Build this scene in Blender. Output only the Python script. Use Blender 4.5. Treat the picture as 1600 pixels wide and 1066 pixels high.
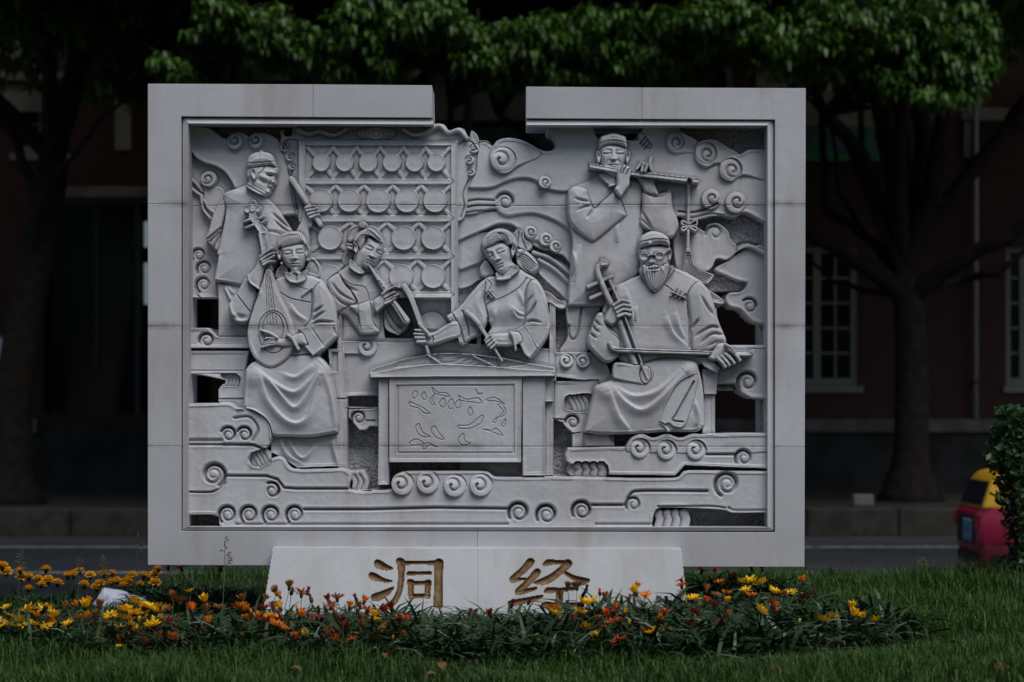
import bpy, bmesh, math, random
import numpy as np
from mathutils import Vector, Matrix
for o in list(bpy.data.objects): bpy.data.objects.remove(o)
SC = bpy.context.scene; COL = SC.collection
rad = math.radians
# ---------------------------------------------------------------- camera, sky, sun, exposure
S = 0.0032            # metres per drawing unit on the front face of the monument
FPX = 85 / 36 * 1600  # focal length in drawing units
DIST = S * FPX        # camera to monument, about 12.1 m
EYE, VH = 1.10, 640.  # eye height above the lawn, height of the horizon in drawing units
cam_d = bpy.data.cameras.new('camera'); cam = bpy.data.objects.new('camera', cam_d); COL.objects.link(cam)
cam_d.lens = 85; cam_d.sensor_width = 36; cam_d.clip_end = 2000; cam_d.shift_y = (VH - 533) / 1600
cam.location = (0, -DIST, EYE); cam.rotation_euler = (rad(90), 0, 0)
cam_d.dof.use_dof = True; cam_d.dof.focus_distance = DIST; cam_d.dof.aperture_fstop = 2.8
SC.camera = cam
W = bpy.data.worlds.new('World'); SC.world = W; W.use_nodes = True
nt = W.node_tree; bg = nt.nodes['Background']
sky = nt.nodes.new('ShaderNodeTexSky'); sky.sky_type = 'NISHITA'; sky.sun_disc = False
sky.sun_elevation = rad(56); sky.sun_rotation = rad(155); sky.air_density = 1.0; sky.dust_density = 1.0; sky.ozone_density = 1.0
nt.links.new(sky.outputs[0], bg.inputs[0]); bg.inputs[1].default_value = 0.05
sd = bpy.data.lights.new('sun', 'SUN'); sun = bpy.data.objects.new('sun', sd); COL.objects.link(sun)
sd.energy = 1.5; sd.angle = rad(42); sd.color = (1.0, .98, .95)
_el, _az = rad(56), rad(155)
sun.rotation_euler = Vector((math.cos(_el) * math.sin(_az), math.cos(_el) * math.cos(_az), math.sin(_el))).to_track_quat('Z', 'Y').to_euler()
SC.view_settings.view_transform = 'Standard'; SC.view_settings.look = 'None'; SC.view_settings.gamma = 1
SC.view_settings.exposure = 0.64
SC.cycles.max_bounces = 6

def at(u, v, y):
    """point of the place seen at drawing position (u, v) when it stands y metres behind the monument's face"""
    k = S * (DIST + y) / DIST
    return Vector(((u - 800) * k, y, EYE - (v - VH) * k))

# ---------------------------------------------------------------- objects
def tag(o, label=None, cat=None, group=None, kind=None):
    if label: o['label'] = label
    if cat: o['category'] = cat
    if group: o['group'] = group
    if kind: o['kind'] = kind
    return o
def empty(name, loc=(0, 0, 0), rz=0.):
    o = bpy.data.objects.new(name, None); o.empty_display_size = .2; o.location = loc; o.rotation_euler = (0, 0, rz); COL.objects.link(o); return o
def link(name, me, mat=None, parent=None, loc=None):
    o = bpy.data.objects.new(name, me); COL.objects.link(o)
    if mat is not None and not me.materials: me.materials.append(mat)
    if parent is not None: o.parent = parent
    if loc is not None: o.location = loc
    return o
def mesh_np(name, V, Fq, smooth=False):
    """mesh from vertex array and an (n,3) or (n,4) face array"""
    me = bpy.data.meshes.new(name); k = Fq.shape[1]
    me.vertices.add(len(V)); me.vertices.foreach_set('co', np.asarray(V, np.float32).ravel())
    me.loops.add(Fq.size); me.loops.foreach_set('vertex_index', Fq.astype(np.int32).ravel())
    me.polygons.add(len(Fq)); me.polygons.foreach_set('loop_start', np.arange(0, Fq.size, k, dtype=np.int32))
    me.polygons.foreach_set('use_smooth', np.full(len(Fq), smooth)); me.update(calc_edges=True); return me
class MB:
    """collects simple shapes into one mesh"""
    def __init__(s): s.V, s.F, s.M = [], [], []; s.m = 0
    def add(s, V, F):
        b = len(s.V); s.V += [tuple(v) for v in V]; s.F += [tuple(i + b for i in f) for f in F]; s.M += [s.m] * len(F)
    def box(s, x0, x1, y0, y1, z0, z1):
        s.add([(x, y, z) for x in (x0, x1) for y in (y0, y1) for z in (z0, z1)], [(0, 1, 3, 2), (4, 6, 7, 5), (0, 4, 5, 1), (2, 3, 7, 6), (0, 2, 6, 4), (1, 5, 7, 3)])
    def tube(s, pts, rs, n=10, cap=True):
        P = [Vector(p) for p in pts]; rings = []
        for i, p in enumerate(P):
            d = (P[min(i + 1, len(P) - 1)] - P[max(i - 1, 0)]).normalized()
            a = d.cross(Vector((0, 1, .03) if abs(d.y) < .9 else (1, 0, 0))).normalized(); b = d.cross(a)
            rings.append([p + (a * math.cos(2 * math.pi * k / n) + b * math.sin(2 * math.pi * k / n)) * rs[i] for k in range(n)])
        V = [v for r in rings for v in r]; F = []
        for i in range(len(P) - 1):
            for k in range(n): F.append((i * n + k, i * n + (k + 1) % n, (i + 1) * n + (k + 1) % n, (i + 1) * n + k))
        if cap: F += [tuple(range(n))[::-1], tuple(range((len(P) - 1) * n, len(P) * n))]
        s.add(V, F)
    def prism(s, poly, y0, y1):
        """polygon of (x, z) points drawn out from y0 to y1"""
        n = len(poly); V = [(x, y0, z) for x, z in poly] + [(x, y1, z) for x, z in poly]
        s.add(V, [tuple(range(n)), tuple(range(2 * n - 1, n - 1, -1))] + [(i, i + n, (i + 1) % n + n, (i + 1) % n) for i in range(n)])
    def build(s, name, mats, parent=None, bevel=0., smooth=False, seg=2, loc=None):
        me = bpy.data.meshes.new(name); me.from_pydata(s.V, [], s.F)
        for m in (mats if isinstance(mats, (list, tuple)) else [mats]): me.materials.append(m)
        me.polygons.foreach_set('material_index', s.M)
        bm = bmesh.new(); bm.from_mesh(me); bmesh.ops.recalc_face_normals(bm, faces=bm.faces)
        if bevel: bmesh.ops.bevel(bm, geom=[e for e in bm.edges if len(e.link_faces) == 2 and e.calc_face_angle(0) > .5], offset=bevel, segments=seg, profile=.5, affect='EDGES', clamp_overlap=True)
        bm.to_mesh(me); bm.free()
        if smooth: me.polygons.foreach_set('use_smooth', [True] * len(me.polygons))
        return link(name, me, None, parent, loc)

# ---------------------------------------------------------------- materials
def mat(name, col, rough=.7, spec=.3, noise=None, bump=None, island=None, metallic=0., trans=None):
    """noise: (scale, second colour, contrast lo, hi); bump: (scale, strength, distance); island: (second colour) random per loose piece"""
    m = bpy.data.materials.new(name); m.use_nodes = True; t = m.node_tree; b = t.nodes['Principled BSDF']; L = t.links.new
    b.inputs['Roughness'].default_value = rough; b.inputs['Specular IOR Level'].default_value = spec; b.inputs['Metallic'].default_value = metallic
    b.inputs['Base Color'].default_value = (*col, 1); out = None
    tc = t.nodes.new('ShaderNodeTexCoord')
    if noise:
        n = t.nodes.new('ShaderNodeTexNoise'); n.inputs['Scale'].default_value = noise[0]; n.inputs['Detail'].default_value = 6; L(tc.outputs['Object'], n.inputs['Vector'])
        r = t.nodes.new('ShaderNodeMapRange'); r.inputs[1].default_value = noise[2]; r.inputs[2].default_value = noise[3]; L(n.outputs[0], r.inputs[0])
        x = t.nodes.new('ShaderNodeMix'); x.data_type = 'RGBA'; x.inputs[6].default_value = (*col, 1); x.inputs[7].default_value = (*noise[1], 1); L(r.outputs[0], x.inputs[0]); out = x.outputs[2]
    if island:
        g = t.nodes.new('ShaderNodeNewGeometry'); x = t.nodes.new('ShaderNodeMix'); x.data_type = 'RGBA'
        if out: L(out, x.inputs[6])
        else: x.inputs[6].default_value = (*col, 1)
        x.inputs[7].default_value = (*island, 1); L(g.outputs['Random Per Island'], x.inputs[0]); out = x.outputs[2]
    if out: L(out, b.inputs['Base Color'])
    if bump:
        n = t.nodes.new('ShaderNodeTexNoise'); n.inputs['Scale'].default_value = bump[0]; n.inputs['Detail'].default_value = 5; L(tc.outputs['Object'], n.inputs['Vector'])
        u = t.nodes.new('ShaderNodeBump'); u.inputs['Strength'].default_value = bump[1]; u.inputs['Distance'].default_value = bump[2]; L(n.outputs[0], u.inputs['Height']); L(u.outputs[0], b.inputs['Normal'])
    if trans:
        tr = t.nodes.new('ShaderNodeBsdfTranslucent'); tr.inputs[0].default_value = (*[c * 1.3 for c in col], 1); ms = t.nodes.new('ShaderNodeMixShader'); ms.inputs[0].default_value = trans
        if out: L(out, tr.inputs[0])
        L(b.outputs[0], ms.inputs[1]); L(tr.outputs[0], ms.inputs[2]); L(ms.outputs[0], t.nodes['Material Output'].inputs[0])
    return m
def marble(name, c0, c1, stain, rough=.55, slab=0.):
    """pale grey marble with soft clouds, thin veins, brown grime that runs along the stone joints, and a tooled grain"""
    m = bpy.data.materials.new(name); m.use_nodes = True; t = m.node_tree; b = t.nodes['Principled BSDF']; L = t.links.new; N = t.nodes.new
    b.inputs['Roughness'].default_value = rough; b.inputs['Specular IOR Level'].default_value = .3
    g = N('ShaderNodeNewGeometry'); P = g.outputs['Position']
    def noise(sc, det=6, rough_=.55, vec=P, dist=0.):
        n = N('ShaderNodeTexNoise'); n.inputs['Scale'].default_value = sc; n.inputs['Detail'].default_value = det; n.inputs['Roughness'].default_value = rough_; n.inputs['Distortion'].default_value = dist; L(vec, n.inputs['Vector']); return n.outputs[0]
    def rng(x, a, b_, c=0., d=1.):
        r = N('ShaderNodeMapRange'); r.inputs[1].default_value = a; r.inputs[2].default_value = b_; r.inputs[3].default_value = c; r.inputs[4].default_value = d; L(x, r.inputs[0]); return r.outputs[0]
    def mix(f, a, b_):
        x = N('ShaderNodeMix'); x.data_type = 'RGBA'; L(f, x.inputs[0])
        for i, q in ((6, a), (7, b_)):
            if isinstance(q, tuple): x.inputs[i].default_value = (*q, 1)
            else: L(q, x.inputs[i])
        return x.outputs[2]
    def math_(op, a, b_):
        x = N('ShaderNodeMath'); x.operation = op
        for i, q in ((0, a), (1, b_)):
            if isinstance(q, float): x.inputs[i].default_value = q
            else: L(q, x.inputs[i])
        return x.outputs[0]
    if slab:   # every block has its own tone
        oi = N('ShaderNodeObjectInfo'); tone = rng(oi.outputs['Random'], 0., 1., 0., slab)
    st = N('ShaderNodeMapping'); st.inputs['Scale'].default_value = (1.5, 1.5, .2); L(P, st.inputs[0])
    col = mix(rng(noise(1.7, 8, .6, dist=.6), .32, .68), c0, c1)
    if slab: col = mix(tone, col, tuple(c * .55 for c in c1))
    col = mix(rng(noise(26, 4), .45, .75, 0, .35), col, tuple(c * .8 for c in c0))
    veins = rng(noise(2.4, 5, .6, dist=2.2), .485, .5); veins2 = rng(noise(2.4, 5, .6, dist=2.2), .5, .515, 1, 0)
    col = mix(math_('MULTIPLY', math_('MULTIPLY', veins, veins2), rng(noise(.9, 2), .5, .66, 0, .4)), col, tuple(c * .62 for c in c0))
    col = mix(rng(noise(3.1, 7, .65, st.outputs[0]), .5, .74, 0, .8), col, stain)        # rain streaks
    col = mix(rng(noise(.75, 3, .5), .45, .7, 0, .35), col, tuple(.5 * (a_ + b_) for a_, b_ in zip(stain, c1)))
    sx = N('ShaderNodeSeparateXYZ'); L(P, sx.inputs[0])
    for v in (318.5, 509.5, 697.):
        d = math_('ABSOLUTE', math_('SUBTRACT', sx.outputs[2], float(EYE - (v - VH) * S)), 0.)
        k = math_('MULTIPLY', rng(d, 0., .026, 1., 0.), rng(noise(5., 5, .7), .42, .64, .03, .7))
        col = mix(k, col, tuple(c * .3 for c in stain))
    pits = rng(noise(95, 2, .5), .69, .74, 0, .5); col = mix(pits, col, tuple(c * .5 for c in stain))
    L(col, b.inputs['Base Color']); L(rng(noise(9), .3, .7, rough - .1, rough + .15), b.inputs['Roughness'])
    u = N('ShaderNodeBump'); u.inputs['Strength'].default_value = .25; u.inputs['Distance'].default_value = .004; L(math_('ADD', noise(60, 5, .6), math_('MULTIPLY', noise(260, 2), .4)), u.inputs['Height']); L(u.outputs[0], b.inputs['Normal'])
    return m
STONE = marble('grey_marble', (.565, .567, .592), (.468, .47, .492), (.40, .37, .345))
STONE_F = marble('frame_marble', (.545, .547, .572), (.433, .436, .455), (.36, .33, .30), slab=.26)
STONE_PL = marble('pale_marble', (.55, .556, .57), (.48, .485, .50), (.40, .375, .35))
GOLD = mat('faded_gold_paint', (.26, .155, .07), .6, .3, (40, (.11, .065, .032), .35, .7))
# ---------------------------------------------------------------- relief carving kit (numpy height fields)
def zm(x0, y0, f):
    return lambda pts: [(x0 + p[0] / f, y0 + p[1] / f) + tuple(p[2:]) for p in pts]

def smooth(pts, closed=True, n=5):
    """Hermite curve through points; a third item 1 marks a sharp corner."""
    P = np.array([p[:2] for p in pts], float); sh = [len(p) > 2 and p[2] == 1 for p in pts]
    N = len(P); out = []
    for i in range(N if closed else N - 1):
        j = (i + 1) % N
        a, b = P[i], P[j]
        pa = P[i - 1] if (closed or i > 0) else a
        nb = P[(j + 1) % N] if (closed or j < N - 1) else b
        ma = (b - a) if sh[i] else 0.5 * (b - pa)
        mb = (b - a) if sh[j] else 0.5 * (nb - a)
        L = np.hypot(*(b - a)) + 1e-6
        for m in (ma, mb):
            l = np.hypot(*m)
            if l > 1.2 * L: m *= 1.2 * L / l
        for k in range(n):
            t = k / n
            out.append((2*t**3 - 3*t*t + 1) * a + (t**3 - 2*t*t + t) * ma + (-2*t**3 + 3*t*t) * b + (t**3 - t*t) * mb)
    if not closed: out.append(P[-1])
    return np.array(out)

class Relief:
    def __init__(s, u0, v0, u1, v1, step):
        s.u = np.arange(u0, u1 + 1e-6, step); s.v = np.arange(v0, v1 + 1e-6, step); s.step = step
        s.U, s.V = np.meshgrid(s.u, s.v)
        s.H = np.zeros(s.U.shape); s.ID = np.zeros(s.U.shape, np.int16)
        s.names = []; s.cur = 0
    def part(s, name, parent=None):
        s.names.append((name, parent)); s.cur = len(s.names) - 1
        return s.cur
    def win(s, P, m):
        a, b = P.min(0) - m, P.max(0) + m
        i0 = max(0, int((a[1] - s.v[0]) / s.step)); i1 = min(len(s.v), int((b[1] - s.v[0]) / s.step) + 2)
        j0 = max(0, int((a[0] - s.u[0]) / s.step)); j1 = min(len(s.u), int((b[0] - s.u[0]) / s.step) + 2)
        return (slice(i0, max(i0, i1)), slice(j0, max(j0, j1)))
    def dpath(s, P, w, closed=False):
        """distance to polyline, parameter 0..1 along it, and the side (sign)."""
        U, V = s.U[w], s.V[w]
        best = np.full(U.shape, 1e9); T = np.zeros(U.shape); S = np.ones(U.shape)
        Q = np.vstack([P, P[:1]]) if closed else P
        seg = np.hypot(*np.diff(Q, axis=0).T); cum = np.concatenate([[0], np.cumsum(seg)]); tot = cum[-1] + 1e-9
        for k in range(len(Q) - 1):
            a, d = Q[k], Q[k + 1] - Q[k]; l2 = d @ d
            if l2 < 1e-9: continue
            x, y = U - a[0], V - a[1]
            t = np.clip((x * d[0] + y * d[1]) / l2, 0, 1)
            e = (x - t * d[0]) ** 2 + (y - t * d[1]) ** 2
            m = e < best
            best = np.where(m, e, best); T = np.where(m, (cum[k] + t * seg[k]) / tot, T)
            S = np.where(m, np.sign(d[0] * y - d[1] * x), S)
        return np.sqrt(best), T, S
    def sdf(s, P, w):
        U, V = s.U[w], s.V[w]
        d, _, _ = s.dpath(P, w, True)
        ins = np.zeros(U.shape, bool); Q = np.roll(P, -1, 0)
        for a, b in zip(P, Q):
            if a[1] == b[1]: continue
            c = (a[1] > V) != (b[1] > V)
            ins ^= c & (U < (b[0] - a[0]) * (V - a[1]) / (b[1] - a[1]) + a[0])
        return np.where(ins, d, -d)
    def lay(s, pts, h, er=2., ed=1.5, dome=0., dw=10., tilt=None, sm=True, add=False, aa=1.1, clip=None, keep=False):
        P = smooth(pts) if sm else np.array([p[:2] for p in pts], float)
        w = s.win(P, 3)
        if s.H[w].size == 0: return
        d = s.sdf(P, w); di = np.maximum(d, 0)
        e = np.clip(di / er, 0, 1)
        z = h - ed * (1 - np.sqrt(1 - (1 - e) ** 2)) + dome * (1 - np.exp(-(di / dw) ** 1.0))
        if tilt is not None:
            c = P.mean(0); z = z + tilt[0] * (s.U[w] - c[0]) + tilt[1] * (s.V[w] - c[1])
        a = np.clip(d / aa + .5, 0, 1)
        if clip is not None: a = a * np.isin(s.ID[w], clip)
        s.H[w] = s.H[w] + a * z if add else s.H[w] * (1 - a) + z * a
        if not keep: s.ID[w] = np.where(a > .5, s.cur, s.ID[w])
    def rect(s, u0, v0, u1, v1, h, **k):
        s.lay([(u0, v0), (u1, v0), (u1, v1), (u0, v1)], h, sm=False, **k)
    def disc(s, c, r, h, **k):
        ry = k.pop('ry', r); n = 28
        s.lay([(c[0] + r * math.cos(2*math.pi*i/n), c[1] + ry * math.sin(2*math.pi*i/n)) for i in range(n)], h, sm=False, **k)
    def groove(s, pts, w_, depth, sm=True, clip=None, taper=None, closed=False, wr=None):
        P = (smooth(pts, closed) if sm and len(pts) > 2 else np.array([p[:2] for p in pts], float))
        w = s.win(P, 4 * max(w_, wr or 0) + 2)
        if s.H[w].size == 0: return
        d, t, sg = s.dpath(P, w, closed)
        if wr is None: g = np.exp(-(d / w_) ** 2)
        else: g = np.where(sg > 0, np.exp(-(d / wr) ** 2), np.exp(-(d / w_) ** 2))
        if taper == 'both': g = g * np.sin(np.pi * np.clip(t, 0.02, .98)) ** .6
        elif taper == 'end': g = g * (1 - t) ** .6
        elif taper == 'start': g = g * t ** .6
        if clip is not None: g = g * np.isin(s.ID[w], clip)
        s.H[w] -= depth * g
    def fold(s, pts, h, wl, wr, **k):
        s.groove(pts, wl, -h, wr=wr, taper=k.pop('taper', 'both'), **k)
    def bump(s, c, rx, ry, h, rot=0., clip=None):
        w = s.win(np.array([c, c], float), 3 * max(rx, ry))
        x, y = s.U[w] - c[0], s.V[w] - c[1]; cs, sn = math.cos(rot), math.sin(rot)
        X, Y = (x * cs + y * sn) / rx, (-x * sn + y * cs) / ry
        g = h * np.exp(-(X * X + Y * Y))
        if clip is not None: g = g * np.isin(s.ID[w], clip)
        s.H[w] += g
    def tube(s, pts, r0, r1, base, ht=1., sm=True, aa=1.0, keep=False):
        P = smooth(pts, False) if sm and len(pts) > 2 else np.array([p[:2] for p in pts], float)
        w = s.win(P, max(r0, r1) + 3)
        if s.H[w].size == 0: return
        d, t, _ = s.dpath(P, w)
        r = r0 + (r1 - r0) * t
        z = base + ht * np.sqrt(np.maximum(r * r - d * d, 0))
        a = np.clip((r - d) / aa + .5, 0, 1)
        s.H[w] = s.H[w] * (1 - a) + z * a
        if not keep: s.ID[w] = np.where(a > .5, s.cur, s.ID[w])
    def spath(s, c, r0, r1, a0, turns, dr):
        n = int(18 * turns) + 4
        return [(c[0] + (r0 + (r1 - r0) * (i / n) ** .8) * math.cos(math.radians(a0) + dr * 2 * math.pi * turns * i / n),
                 c[1] + (r0 + (r1 - r0) * (i / n) ** .8) * math.sin(math.radians(a0) + dr * 2 * math.pi * turns * i / n)) for i in range(n + 1)]
    def vol(s, c, R, h, a0=-90, dr=1, turns=1., tail=None):
        """raised cloud curl: a rounded disc that rolls into a smaller ball, with a hooked groove round the ball"""
        tl = math.radians(tail if tail is not None else (-50 if dr > 0 else -130)); lf = min(3.2, .5 * (h - 18) if h > 20 else 1.5)
        s.disc(c, R, h - lf, er=R * .35, ed=2.6, tilt=(-lf / R * math.cos(tl), -lf / R * math.sin(tl)))
        an = math.radians(a0); b = (c[0] + R * .2 * math.cos(an + dr * .6), c[1] + R * .2 * math.sin(an + dr * .6)); n = 30; P = []
        for i in range(n + 1):
            t = i / n; r = R * (.58 - .06 * t if t < .5 else .55 - (t - .5) * .82); a = an + dr * 2 * math.pi * (.15 + 1.0 * t)
            P.append((b[0] + r * math.cos(a), b[1] + r * math.sin(a)))
        s.groove(P, max(1.0, R * .095), 4.2, sm=False, taper='start')
        s.bump(b, R * .42, R * .42, 2.2)
    def volin(s, c, R, a0=180, dr=1, turns=1.5, depth=6.):
        """curl cut into a flat face: a deep crescent that winds inward to a small ball"""
        n = int(22 * turns) + 4; P = []
        for i in range(n + 1):
            t = i / n; r = R * (1 - .80 * t ** .9); a = math.radians(a0) + dr * 2 * math.pi * turns * t; P.append((c[0] + r * math.cos(a), c[1] + r * math.sin(a)))
        s.groove(P, max(1.2, R * .12), depth, sm=False, taper='end', wr=max(1.2, R * .12))
        q = P[: int(n * .38)]; s.groove(q, max(1.6, R * .2), depth * .7, sm=False, taper='both')
        s.bump(c, R * .35, R * .35, .8)
    def lines(s, a, b, n, w_, depth, clip=None):
        """n grooves between two guide paths a and b."""
        A, B = np.array([p[:2] for p in a], float), np.array([p[:2] for p in b], float)
        for i in range(n):
            t = (i + .5) / n
            s.groove([tuple(p) for p in A * (1 - t) + B * t], w_, depth, clip=clip)
    def ribs(s, pts0, pts1, n, base, ht=1.):
        """n fat rolls side by side between the guide lines pts0 and pts1."""
        A, B = np.array(pts0, float), np.array(pts1, float)
        sp = np.hypot(*(B[0] - A[0])) / n
        for i in range(n):
            t = (i + .5) / n
            s.tube([tuple(p) for p in A * (1 - t) + B * t], sp * .62, sp * .62, base, ht)
    def face(s, c, u, tilt, fx, A, cl, male=False, closed=True, mouth=True, old=False):
        """facial features added to an already laid face (u: half height, fx: shift of the features, A: depth)"""
        th = math.radians(tilt); cs, sn = math.cos(th), math.sin(th)
        L = lambda x, y: (c[0] + u * (x * cs - y * sn), c[1] + u * (x * sn + y * cs))
        def B(x, y, rx, ry, h): s.bump(L(x, y), rx * u, ry * u, h * A, th, cl)
        w = s.win(np.array([c, c], float), 1.6 * u)
        X, Y = (s.U[w] - c[0]) / u, (s.V[w] - c[1]) / u
        x, y = X * cs + Y * sn - fx, -X * sn + Y * cs
        m = np.isin(s.ID[w], cl)
        yn = np.clip((y + .22) / .52, 0, 1)
        wd = .065 + .085 * yn ** 2
        xs = x - fx * .18 * yn
        nose = (.06 + .26 * yn ** 1.3) * np.exp(-np.abs(xs / wd) ** 2.4) * np.clip((y + .3) / .15, 0, 1) * np.clip((.325 - y) / .05, 0, 1)
        s.H[w] += A * nose * m
        for sd in (-1, 1):
            k = 1. - .28 * max(0, sd * fx) / .25
            ex = fx + sd * .3 * k
            B(ex, -.10, .19 * k, .11, -.13); B(fx + sd * .13, -.08, .06, .09, -.13)
            B(ex, -.055, .125 * k, .05, .09)
            s.groove([L(ex - .17 * k, .0 if sd > 0 else .01), L(ex, .025), L(ex + .17 * k, .01 if sd > 0 else .0)], .04 * u, .22 * A, clip=cl)
            B(ex, .10, .12 * k, .04, .0)
            s.fold([L(fx + sd * .1, -.19), L(ex, -.27), L(ex + sd * .22 * k, -.2)], .045 * A, .06 * u, .06 * u, clip=cl)
            B(fx + sd * .115, .265, .055, .05, .1)
            B(fx + sd * .40 * k, .2, .24, .26, .09)
            if male or old:
                s.groove([L(fx + sd * .17, .27), L(fx + sd * .28, .4), L(fx + sd * .31, .55)], .05 * u, .07 * A, clip=cl)
                B(fx + sd * .5, .45, .14, .16, -.06)
        B(fx, .36, .1, .03, -.08)
        if mouth:
            B(fx, .44, .035, .06, -.04)
            B(fx, .49, .19, .045, .09); B(fx, .605, .15, .05, .11); B(fx, .71, .16, .04, -.07)
            s.groove([L(fx - .22, .55), L(fx - .08, .535), L(fx, .55), L(fx + .08, .535), L(fx + .22, .55)], .028 * u, .14 * A, clip=cl)
            B(fx, .83, .18, .11, .07)
        return L
    def crisp(s, hole, passes=((2, .3, .7), (6, .22, 1.0))):
        """sharpen the carving: crests a little prouder, feet of edges a little deeper"""
        def blur(a, k):
            for ax in (0, 1):
                c = np.cumsum(np.pad(a, [(k + 1, k) if i == ax else (0, 0) for i in (0, 1)], mode='edge'), axis=ax)
                a = (np.take(c, range(2 * k + 1, c.shape[ax]), axis=ax) - np.take(c, range(0, c.shape[ax] - 2 * k - 1), axis=ax)) / (2 * k + 1)
            return a
        ok = s.ID != hole
        for k, g, lim in passes:
            Hc = np.maximum(s.H, -6); s.H = s.H + ok * np.clip((Hc - blur(Hc, k)) * g, -lim, lim)
    def ear(s, c, rx, ry, h, rot=0.):
        cs, sn = math.cos(rot), math.sin(rot); n = 20; pts = []
        for i in range(n):
            a = 2 * math.pi * i / n; x, y = rx * math.cos(a) * (1 - .18 * math.sin(a)), ry * math.sin(a)
            pts.append((c[0] + x * cs - y * sn, c[1] + x * sn + y * cs))
        s.lay(pts, h, er=1.5, ed=1.5, sm=False)
        s.bump((c[0], c[1] - ry * .15), rx * .5, ry * .5, -3.0, rot); s.bump((c[0], c[1] + ry * .1), rx * .3, ry * .25, 1.2, rot)
# ---------------------------------------------------------------- the carved picture, laid out on its own panel (1 unit = 3.2 mm)
def make_relief(step=1.0):
    R = Relief(284, 187, 1211, 832, step)
    A = zm(280, 180, 4.846); B = zm(430, 180, 4.442); C = zm(700, 180, 4.442); D = zm(860, 180, 3.808)
    E = zm(280, 340, 4.1); F = zm(490, 330, 4.635); G = zm(640, 340, 4.1); Q = zm(860, 340, 3.808)
    S1 = zm(280, 560, 3.807); S2 = zm(560, 530, 3.438); S3 = zm(860, 560, 3.808)
    h1 = zm(375, 225, 13.33); h2 = zm(425, 355, 11.85); h3 = zm(530, 340, 11.85); h4 = zm(740, 350, 10.66)
    h5 = zm(920, 200, 9.69); h6 = zm(990, 355, 9.69); k7 = zm(350, 460, 7.617)
    p1 = lambda z, x, y: z([(x, y)])[0]
    rng = np.random.default_rng(5)
    # ---- rough backing
    BACK = R.part('backing_panel')
    n = rng.normal(size=R.H.shape); k = np.array([1, 2, 1]) / 4
    for _ in range(2):
        n = np.apply_along_axis(lambda a: np.convolve(a, k, 'same'), 0, n); n = np.apply_along_axis(lambda a: np.convolve(a, k, 'same'), 1, n)
    R.H += n * 2.2 - 2
    HOLE = R.part('opening')
    hole = lambda pts, **kw: R.lay(pts, -45, er=.5, ed=0, sm=False, **kw)
    hole([(660, 170), (830, 170), (905, 250), (660, 250)])
    hole(D([(255, 20), (560, 20), (560, 150), (255, 150)]))
    hole(E([(30, 506), (245, 506), (245, 705), (30, 705)]))
    hole(S1([(20, 98), (260, 98), (260, 266), (20, 266)]))
    hole(Q([(960, 430), (1262, 430), (1262, 760), (960, 760)]))
    hole(S3([(960, 190), (1262, 190), (1262, 450), (960, 450)]))

    # ---- clouds, upper left
    R.part('cloud_carving')
    R.lay([(284, 225), (400, 225), (400, 464), (284, 464)], 8, sm=False)
    R.tube(A([(45, 450), (110, 505), (155, 560)]), 2.8, 2.8, 11); R.tube(A([(45, 515), (110, 570), (160, 600)]), 2.8, 2.8, 11)
    R.lay(A([(150, 500), (190, 530), (260, 520), (320, 560), (330, 680), (235, 800), (180, 740), (150, 650), (165, 590)]), 14, er=3, ed=3)
    R.tube(A([(150, 600), (165, 700), (225, 775)]), 2.5, 2, 15); R.tube(A([(175, 640), (200, 690), (250, 730)]), 2.5, 2, 16)
    R.vol(p1(A, 205, 470), 13, 20, 200, -1)
    for (x, y), r, a, dr in (((105, 230), 12, 150, 1), ((140, 315), 13, 150, 1), ((135, 420), 13.5, 120, 1)):
        R.volin(p1(E, x, y), r, a, dr, depth=5)
    R.groove(E([(80, 440), (90, 480), (110, 505)]), 1.5, 3)
    R.part('cloud_carving')
    R.lay(A([(15, 55, 1), (200, 80), (260, 110), (310, 150), (365, 165), (390, 128), (440, 112), (500, 135), (530, 150), (560, 125), (610, 116),
             (680, 135), (740, 175), (790, 260), (830, 480), (900, 740, 1), (700, 740), (500, 600), (410, 545), (380, 490), (330, 420),
             (260, 375), (180, 350), (110, 310), (75, 265), (15, 200, 1)]), 20, er=4, ed=4)
    R.bump(p1(A, 120, 170), 16, 14, -4); R.bump(p1(A, 290, 135), 8, 5, -3, .5)
    R.vol(p1(A, 407, 188), 13, 27, -60, -1); R.vol(p1(A, 567, 182), 12.5, 27, -60, -1)
    # ---- centre clouds
    R.part('cloud_carving')
    R.lay(G([(300, 330), (460, 250), (470, 380), (430, 400), (380, 432), (300, 440)]), 6, er=2, ed=2)
    R.lay(G([(780, 200), (850, 215), (940, 250), (1060, 350), (1060, 500), (1020, 530), (960, 470), (880, 400), (820, 330)]), 7)
    R.tube(G([(790, 215), (900, 250), (1030, 350)]), 3, 2.4, 10); R.tube(G([(830, 260), (930, 320), (1030, 410)]), 3, 2.4, 9)
    R.part('cloud_carving')
    R.lay(G([(300, 100), (1066, 100), (1066, 270), (1000, 230), (930, 200), (860, 200), (760, 150), (690, 120), (600, 200), (480, 265), (400, 300), (300, 312)]), 10, er=3, ed=3)
    R.part('cloud_carving')
    R.lay(C([(40, 640), (870, 640), (870, 1020), (800, 965), (740, 945), (700, 905), (640, 870), (540, 845), (500, 800), (470, 765), (420, 742),
             (340, 745), (240, 790), (150, 830), (40, 855)]), 14, er=4, ed=4)
    for (x, y), r in (((575, 800), 10.5), ((682, 850), 11), ((750, 900), 10)): R.vol(p1(C, x, y), r, 18, -20, 1)
    R.part('cloud_carving')
    R.lay(C([(100, 400, 1), (870, 400, 1), (870, 810, 1), (780, 745), (700, 705), (600, 675), (500, 680), (420, 692), (360, 670), (320, 640), (100, 670)]), 18, er=4, ed=4)
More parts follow.
